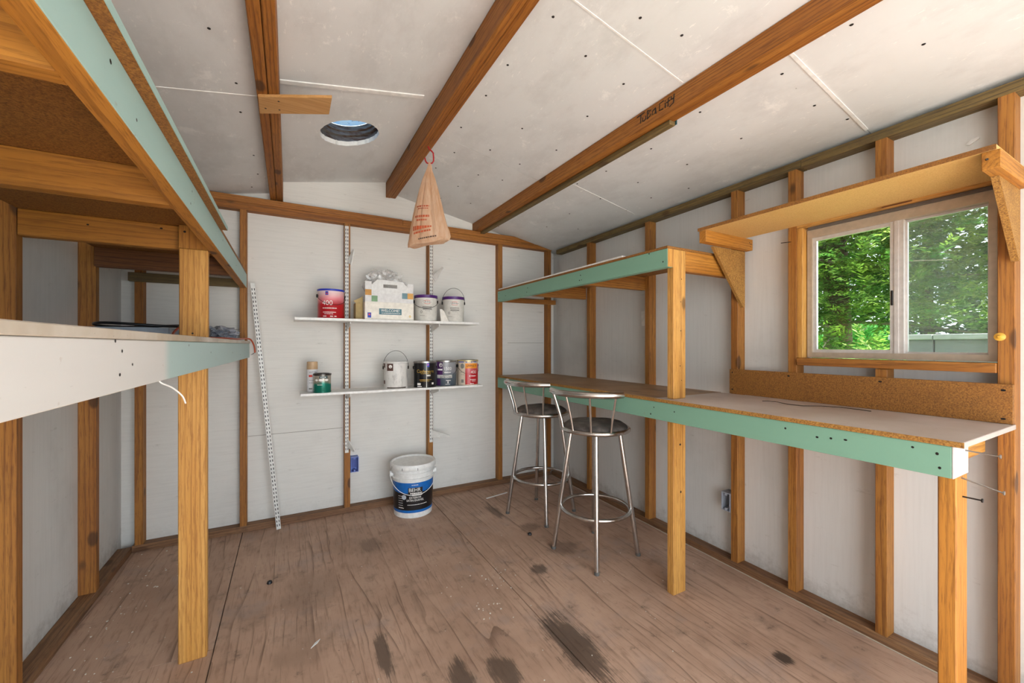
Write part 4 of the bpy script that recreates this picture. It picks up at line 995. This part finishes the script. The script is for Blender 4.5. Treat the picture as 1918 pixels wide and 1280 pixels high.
# ================================================================== SMALL THINGS ON WALLS, BENCH AND FLOOR
# electrical boxes
def ebox(name, f, w, h, dpt, mat, lab):
    t = thing(name, f(0, 0, 0), lab, 'electrical box')
    bm = bmesh.new(); k = 0.004
    hexa(bm, f, (-w / 2, w / 2), (0.0, 0.003), (-h / 2, h / 2))
    for xs, zs in (((-w / 2, -w / 2 + k), (-h / 2, h / 2)), ((w / 2 - k, w / 2), (-h / 2, h / 2)), ((-w / 2 + k, w / 2 - k), (-h / 2, -h / 2 + k)), ((-w / 2 + k, w / 2 - k), (h / 2 - k, h / 2))):
        hexa(bm, f, xs, (0.003, dpt), zs)
    obj('shell', bm, mat, t)
    for zz in (-h / 2 + 0.010, h / 2 - 0.010):
        bm = bmesh.new(); hexa(bm, f, (-0.006, 0.006), (0.006, dpt - 0.001), (zz - 0.006, zz + 0.006)); obj('screw_boss', bm, mat, t)
    return t
t = ebox('electrical_box', lambda u, d, z: (0.416 + u, 3.1595 - d, 0.338 + z), 0.054, 0.108, 0.058, M_bluebox, 'blue plastic electrical box on the back wall left of the bucket')
bm = bmesh.new(); hexa(bm, ident, (0.398, 0.434), (3.153, 3.156), (0.305, 0.372)); obj('knockout', bm, pm('blue_plastic_dark', '#4a5aa0', 0.5), t)
t = ebox('electrical_box', lambda u, d, z: RW(0.064 - d, 1.369 + u, 0.345 + z), 0.052, 0.10, 0.066, M_greybox, 'grey plastic electrical box low on the right wall under the workbench')
bm = bmesh.new(); hexa(bm, RW, (0.0605, 0.0655), (1.985, 2.045), (1.335, 1.440))
tag(obj('cover_plate', bm, M_white, bevel=0.001), 'white blank cover plate on the right wall under the overhead shelf', 'cover plate')
# knob and hook by the window
bm = bmesh.new(); a = Vector(RW(-0.001, 0.392, 1.228)); lathe(bm, [(0.0, 0), (0.013, 0.0), (0.0135, 0.004), (0.006, 0.007), (0.004, 0.013), (0, 0.014)], (0, 0, 0), 20)
bmesh.ops.rotate(bm, verts=bm.verts[:], cent=(0, 0, 0), matrix=Matrix.Rotation(-pi / 2, 3, 'Y')); bmesh.ops.translate(bm, verts=bm.verts[:], vec=a)
tag(obj('window_catch_knob', bm, pm('amber_plastic', '#d8a640', 0.35), smooth=True), 'small amber round knob on the stud beside the window', 'knob')
bm = bmesh.new(); prism(bm, [(-0.016, -0.006), (-0.004, 0.007), (0.014, 0.010), (0.017, 0.004), (0.004, -0.004), (-0.008, -0.010)], lambda u, v: RW(0.058, 0.467 - u, 1.927 + v), lambda u, v: RW(0.065, 0.467 - u, 1.927 + v))
tag(obj('wall_clip', bm, M_whitep), 'small white plastic clip on the wall above the window shelf', 'clip')
bm = bmesh.new(); tube(bm, [RW(0.002, 1.035, 1.690), RW(-0.006, 1.075, 1.693), RW(-0.007, 1.08, 1.693)], 0.0018, 6)
tag(obj('nail', bm, M_nail), 'thin nail sticking sideways from the stud left of the window', 'nail')
# wire on the bench
pts = [(1.905, 1.07, 0.9435), (1.91, 1.05, 0.946), (1.925, 1.02, 0.945), (1.90, 0.96, 0.9435), (1.905, 0.90, 0.9435), (1.96, 0.86, 0.944), (1.985, 0.80, 0.945), (1.99, 0.74, 0.9435), (1.98, 0.70, 0.9435)]
bm = bmesh.new(); tube(bm, pts, 0.0014, 6); tag(obj('wire', bm, M_nail, smooth=True), 'thin dark bent wire lying on the workbench under the window', 'wire')
# left bench clutter
ZT = 1.2268
bm = bmesh.new(); hexa(bm, ident, (-0.70, -0.43), (2.15, 2.42), (ZT, ZT + 0.046)); tag(obj('storage_tray', bm, pm('grey_blue_plastic', '#8f98a2', 0.5), bevel=0.006, segs=2), 'flat grey-blue tray lying on the tall workbench under cables', 'tray')
pts = []
for k in range(30):
    q = 0.4 + 5.6 * k / 29
    pts.append((-0.545 + 0.15 * cos(q), 2.275 + 0.12 * sin(q), ZT + 0.0530 + 0.005 * (1 + sin(2 * q))))
bm = bmesh.new(); tube(bm, pts, 0.0055, 10); tag(obj('black_cable', bm, M_black, smooth=True), 'black cable coiled on the grey-blue tray on the tall workbench', 'cable')
cp = [(-0.385, 2.30, ZT + 0.045), (-0.395, 2.20, ZT + 0.058), (-0.41, 2.12, ZT + 0.03), (-0.40, 2.06, ZT + 0.007), (-0.36, 2.08, ZT + 0.006), (-0.33, 2.2, ZT + 0.006), (-0.26, 2.40, ZT + 0.006), (-0.245, 2.62, ZT + 0.006), (-0.23, 2.86, ZT + 0.012), (-0.205, 2.93, ZT + 0.008), (-0.188, 2.955, ZT - 0.03), (-0.184, 2.965, ZT - 0.072)]
def smooth_pts(cp, m=6):
    P = [Vector(p) for p in cp]; out = []
    for i in range(len(P) - 1):
        p0, p1, p2, p3 = P[max(i - 1, 0)], P[i], P[i + 1], P[min(i + 2, len(P) - 1)]
        for k in range(m):
            s = k / m
            out.append(0.5 * ((2 * p1) + (p2 - p0) * s + (2 * p0 - 5 * p1 + 4 * p2 - p3) * s * s + (3 * p1 - p0 - 3 * p2 + p3) * s ** 3))
    return out + [P[-1]]
t = thing('extension_cord', (-0.3, 2.5, ZT), 'orange cord with bare wire ends hanging over the tall workbench edge', 'cord')
bm = bmesh.new(); tube(bm, smooth_pts(cp), 0.0045, 10); obj('cord', bm, M_orange, t, smooth=True)
bm = bmesh.new()
for dx, dy in ((-0.022, 0.004), (-0.012, -0.008), (-0.020, 0.012)): tube(bm, [(-0.184, 2.965, ZT - 0.072), (-0.184 + dx, 2.965 + dy, ZT - 0.080 - abs(dx) * 0.3)], 0.001, 6)
obj('wire_end', bm, M_black, t)
tag(crumple('plastic_sack', (-0.335, 2.72, ZT + 0.030), 0.06, 0.10, 0.034, 0.5, pm('grey_film', '#8e929c', 0.35), 9, 4, 0.0285), 'crumpled grey plastic sack on the tall workbench by the back wall', 'plastic bag')
bm = bmesh.new(); hexa(bm, ident, (-0.40, -0.345), (2.42, 2.53), (ZT, ZT + 0.062)); tag(obj('plastic_case', bm, pm('charcoal_plastic', '#45464a', 0.5), bevel=0.008, segs=2), 'dark grey rounded plastic case beside the crumpled sack on the tall workbench', 'case')
bm = bmesh.new(); hexa(bm, lambda x, y, z: (x + 0.0135 * 0, y, z), (-0.275, -0.24), (2.93, 3.0), (ZT, ZT + 0.012)); tag(obj('paper_pad', bm, M_white, bevel=0.001), 'small white block on the end of the tall workbench', 'block')
bm = bmesh.new(); tube(bm, smooth_pts([LB(-0.012, 1.195, 1.1188), LB(-0.008, 1.203, 1.112), LB(0.004, 1.235, 1.098), LB(0.016, 1.265, 1.075), LB(0.020, 1.278, 1.055)]), 0.0018, 6)
tag(obj('cable_tie', bm, M_whitep, smooth=True), 'thin white cable tie hanging from the tall workbench rail', 'cable tie')
# floor bits
for (x, y, lab) in ((1.335, 2.186, 'small black rubber cap on the floor left of the bar stools'), (-0.085, 2.373, 'small black rubber cap on the floor in front of the leaning upright')):
    bm = bmesh.new(); lathe(bm, [(0, 0), (0.012, 0), (0.013, 0.003), (0.010, 0.011), (0.005, 0.012), (0, 0.008)], (x, y, 0.0), 16); tag(obj('rubber_cap', bm, M_black, smooth=True), lab, 'rubber cap')
bm = bmesh.new(); prism(bm, [(-0.016, -0.004), (0.010, -0.006), (0.02, 0.003), (0.0, 0.007)], lambda u, v: (0.092 + u, 1.80 + u * 0.9 + v, 0.0005), lambda u, v: (0.092 + u, 1.80 + u * 0.9 + v, 0.003)); tag(obj('paint_chip', bm, M_white), 'white paint flake lying alone on the plywood floor', 'paint flake')
bm = bmesh.new(); hexa(bm, lambda u, v, z: (1.353 + u * 0.985 - v * 0.17, 2.856 + u * 0.17 + v, z), (0, 0.205), (0, 0.012), (0.0005, 0.004)); tag(obj('plastic_strip', bm, M_white), 'thin white plastic strip on the floor behind the bar stools', 'strip')
random.seed(21); bm = bmesh.new()
def crumb(x, y, s):
    a = random.uniform(0, 6.28); pts = [(x + s * random.uniform(0.6, 1.1) * cos(a + k * 2 * pi / 5), y + s * random.uniform(0.6, 1.1) * sin(a + k * 2 * pi / 5)) for k in range(5)]
    prism(bm, pts, lambda u, v: (u, v, 0.0003), lambda u, v: (u, v, 0.0003 + s * 0.5))
for _ in range(26): crumb(random.gauss(0.93, 0.05), random.gauss(1.86, 0.06), random.uniform(0.0015, 0.005))
for _ in range(16): crumb(random.gauss(0.80, 0.04), random.gauss(1.66, 0.05), random.uniform(0.0015, 0.005))
for _ in range(150): crumb(random.uniform(-0.75, 2.0), random.uniform(0.9, 3.05), random.uniform(0.001, 0.0035))
for _ in range(50): crumb(random.uniform(-0.76, -0.55), random.uniform(1.9, 3.05), random.uniform(0.0015, 0.005))
o = obj('floor_debris', bm, pm('plaster_crumb', '#d6cfc4', 0.9)); tag(o, 'white plaster crumbs and dust scattered over the plywood floor', 'debris'); o['kind'] = 'stuff'

# ================================================================== OUTSIDE
gm = NT('lawn_green'); P_ = gm.n('ShaderNodeNewGeometry').outputs['Position']
gs = gm.n('ShaderNodeSeparateXYZ'); gm.l(P_, gs.inputs[0])
nz = gm.noise(P_, 9, 6, 0.7); cg = gm.mix(gm.sstep(nz, 0.3, 0.7), C('#4f8a34'), C('#7fae4c'))
dirt = gm.mix(gm.sstep(nz, 0.3, 0.7), C('#cfc9bf'), C('#bdb7ac'))  # unseen pale pad outside the doorway, coloured to bounce light indoors
gm.l(gm.mix(gm.sstep(gs.outputs[1], -1.2, -0.9), dirt, cg), gm.b.inputs['Base Color']); gm.b.inputs['Roughness'].default_value = 0.9
bm = bmesh.new(); hexa(bm, ident, (-14, 26), (-14, 26), (-0.4, -0.08)); struct(obj('ground', bm, gm.m))
# grey block garden wall seen through the right pane
gw = thing('garden_wall', (4.3, 0.3, -0.08), 'grey block garden wall with pale cap, outside the window', 'wall')
random.seed(4)
M_block = particle('grey_block', '#4b4a4a', '#5e5d5c', '#3c3b3b')
for r in range(7):
    for k in range(8):
        y = -0.9 + 0.405 * k + (0.2 if r % 2 else 0)
        if y > 1.2: continue
        box('block', (4.22, 4.41), (y, min(y + 0.395, 1.37)), (-0.08 + 0.19 * r, 0.10 + 0.19 * r), M_block, gw, bevel=0.004)
for k in range(7):
    y = -0.9 + 0.405 * k
    if y > 1.2: continue
    box('cap_block', (4.20, 4.43), (y, min(y + 0.400, 1.38)), (1.242, 1.282), pm('pale_cap', '#83817e', 0.8), gw, bevel=0.004)
# bright shrub mound seen low in the left pane
def leaf_cloud(centres, nper, lmin, lmax, wid, spread):
    V, F_ = [], []
    for c, d in centres:
        up = Vector((0, 0, 1)); s = d.cross(up)
        if s.length < 1e-3: s = Vector((1, 0, 0))
        s.normalize(); nrm = s.cross(d)
        for _ in range(nper):
            tpos = random.random(); side = random.choice((-1, 1))
            p = c + d * (tpos * spread) + nrm * random.gauss(0, spread * 0.05) + s * random.gauss(0, spread * 0.04)
            ln = random.uniform(lmin, lmax) * (1.1 - 0.6 * tpos)
            ld_ = (d * random.uniform(0.5, 1.0) + s * side * random.uniform(0.5, 1.1) + nrm * random.uniform(-0.4, 0.4)).normalized()
            w = ld_.cross(nrm + s * random.uniform(-0.6, 0.6)).normalized() * wid * random.uniform(0.7, 1.3)
            i = len(V); V += [p - w * 0.5, p + w * 0.5, p + ld_ * ln * 0.6 + w * 0.6, p + ld_ * ln, p + ld_ * ln * 0.6 - w * 0.6]
            F_.append((i, i + 1, i + 2, i + 3, i + 4))
    return V, F_
def leafmat(key, a, b, c3):
    t = NT(key); P = t.n('ShaderNodeNewGeometry').outputs['Position']
    n1 = t.noise(P, 3.0, 3, 0.6); n2 = t.noise(P, 28, 3, 0.6)
    c = t.mix(t.sstep(n1, 0.35, 0.65), C(a), C(b)); c = t.mix(t.sstep(n2, 0.45, 0.7, 0, 0.8), c, C(c3))
    t.l(c, t.b.inputs['Base Color']); t.b.inputs['Roughness'].default_value = 0.55
    tr = t.n('ShaderNodeBsdfTranslucent'); t.l(c, tr.inputs[0]); m = t.n('ShaderNodeMixShader'); m.inputs[0].default_value = 0.35
    t.l(t.b.outputs[0], m.inputs[1]); t.l(tr.outputs[0], m.inputs[2]); t.l(m.outputs[0], t.out.inputs[0]); return t.m
def cloud_obj(name, V, F_, mat, parent):
    me = bpy.data.meshes.new(name); c = rootloc(parent)
    me.from_pydata([tuple(v - c) for v in V], [], F_); me.materials.append(mat)
    o = bpy.data.objects.new(name, me); o['kind'] = 'stuff'; return link(o, parent)
random.seed(12)
tree = thing('evergreen_tree', (5.2, 2.2, -0.08), 'large feathery green evergreen tree filling the view outside the window', 'tree')
bm = bmesh.new(); tube(bm, [(5.6, 2.3, -0.08), (5.6, 2.28, 1.0), (5.55, 2.3, 2.5), (5.5, 2.3, 4.4)], [0.16, 0.14, 0.11, 0.05], 12); obj('trunk', bm, pm('bark', '#5d4a38', 0.9), tree, smooth=True)
cents = []
BR = []
for k in range(46):
    z = random.uniform(0.9, 4.3); a = random.uniform(pi * 0.55, pi * 1.5)
    L_ = random.uniform(0.9, 1.75) * (1.15 - z * 0.1)
    p0 = Vector((5.58, 2.3, z)); d = Vector((cos(a), sin(a) * 1.35, random.uniform(-0.12, 0.22)))
    pts = [p0 + d * L_ * s + Vector((0, 0, -0.18 * s * s * L_)) for s in (0, 0.25, 0.5, 0.75, 1.0)]
    BR.append(pts)
for pts in BR:
    bm = bmesh.new(); tube(bm, pts, [0.022, 0.017, 0.012, 0.008, 0.003], 6); obj('branch', bm, pm('bark_pale', '#8b7a68', 0.9), tree)
    for _ in range(34):
        s = random.uniform(0.25, 1.0) * 3.999; i = int(s); p = pts[i].lerp(pts[i + 1], s - i)
        d = Vector((random.gauss(0, 1), random.gauss(0, 1), random.gauss(-0.1, 0.35))).normalized()
        if d.x > 0.4: d.x *= -1
        cents.append((p + Vector((random.gauss(0, 0.05), random.gauss(0, 0.05), random.gauss(0, 0.07))), d))
for _ in range(10500):       # filling inner foliage
    p = Vector((random.uniform(4.7, 6.2), random.uniform(0.4, 5.2), random.uniform(1.45, 4.8)))
    cents.append((p, Vector((random.gauss(-0.5, 1), random.gauss(0, 1), random.gauss(0, 0.3))).normalized()))
V, F_ = leaf_cloud(cents, 30, 0.03, 0.085, 0.011, 0.30)
cloud_obj('foliage', V, F_, leafmat('evergreen_leaf', '#4f7f34', '#9aac4c', '#26451d'), tree)
sh = thing('bright_shrub', (7.75, 2.9, -0.08), 'bright green clipped shrub low outside the left window pane', 'shrub')
cents = []
for _ in range(1500):
    a = random.uniform(0, 2 * pi); b = random.uniform(0, 0.5 * pi)
    r = random.uniform(0.85, 1.0)
    p = Vector((7.75 + 0.9 * r * cos(a) * cos(b), 2.9 + 1.1 * r * sin(a) * cos(b), 1.50 * r * sin(b) ** 0.6 - 0.05)); cents.append((p, Vector((cos(a) * cos(b), sin(a) * cos(b), sin(b) + 0.2)).normalized()))
V, F_ = leaf_cloud(cents, 14, 0.03, 0.07, 0.02, 0.10)
cloud_obj('foliage', V, F_, leafmat('bright_leaf', '#3a8a34', '#5fa448', '#2f7230'), sh)
bm = bmesh.new(); tube(bm, [(7.75, 2.9, -0.08), (7.75, 2.9, 0.9)], 0.05, 8); obj('stem', bm, pm('bark', '#5d4a38', 0.9), sh)

hg = thing('backing_hedge', (10.4, 3.6, -0.08), 'dark green backing foliage added to block sky behind the evergreen tree', 'hedge')  # dense backing added to block white sky between the tree's leaves
random.seed(33); cents = []
for _ in range(5200):
    p = Vector((random.uniform(9.9, 11.0), random.uniform(-1.5, 9.0), random.uniform(0.6, 7.0))); cents.append((p, Vector((random.gauss(-0.6, 1), random.gauss(0, 1), random.gauss(0, 0.5))).normalized()))
V, F_ = leaf_cloud(cents, 16, 0.10, 0.24, 0.06, 0.6)
cloud_obj('foliage', V, F_, leafmat('hedge_leaf', '#2a4f1e', '#4d6f2a', '#1a3014'), hg)
for k in range(6):
    bm = bmesh.new(); tube(bm, [(10.4, -1.0 + 1.9 * k, -0.08), (10.35, -0.95 + 1.9 * k, 2.0), (10.4, -1.0 + 1.9 * k, 5.0)], [0.12, 0.1, 0.05], 8); obj('trunk', bm, pm('bark', '#5d4a38', 0.9), hg)
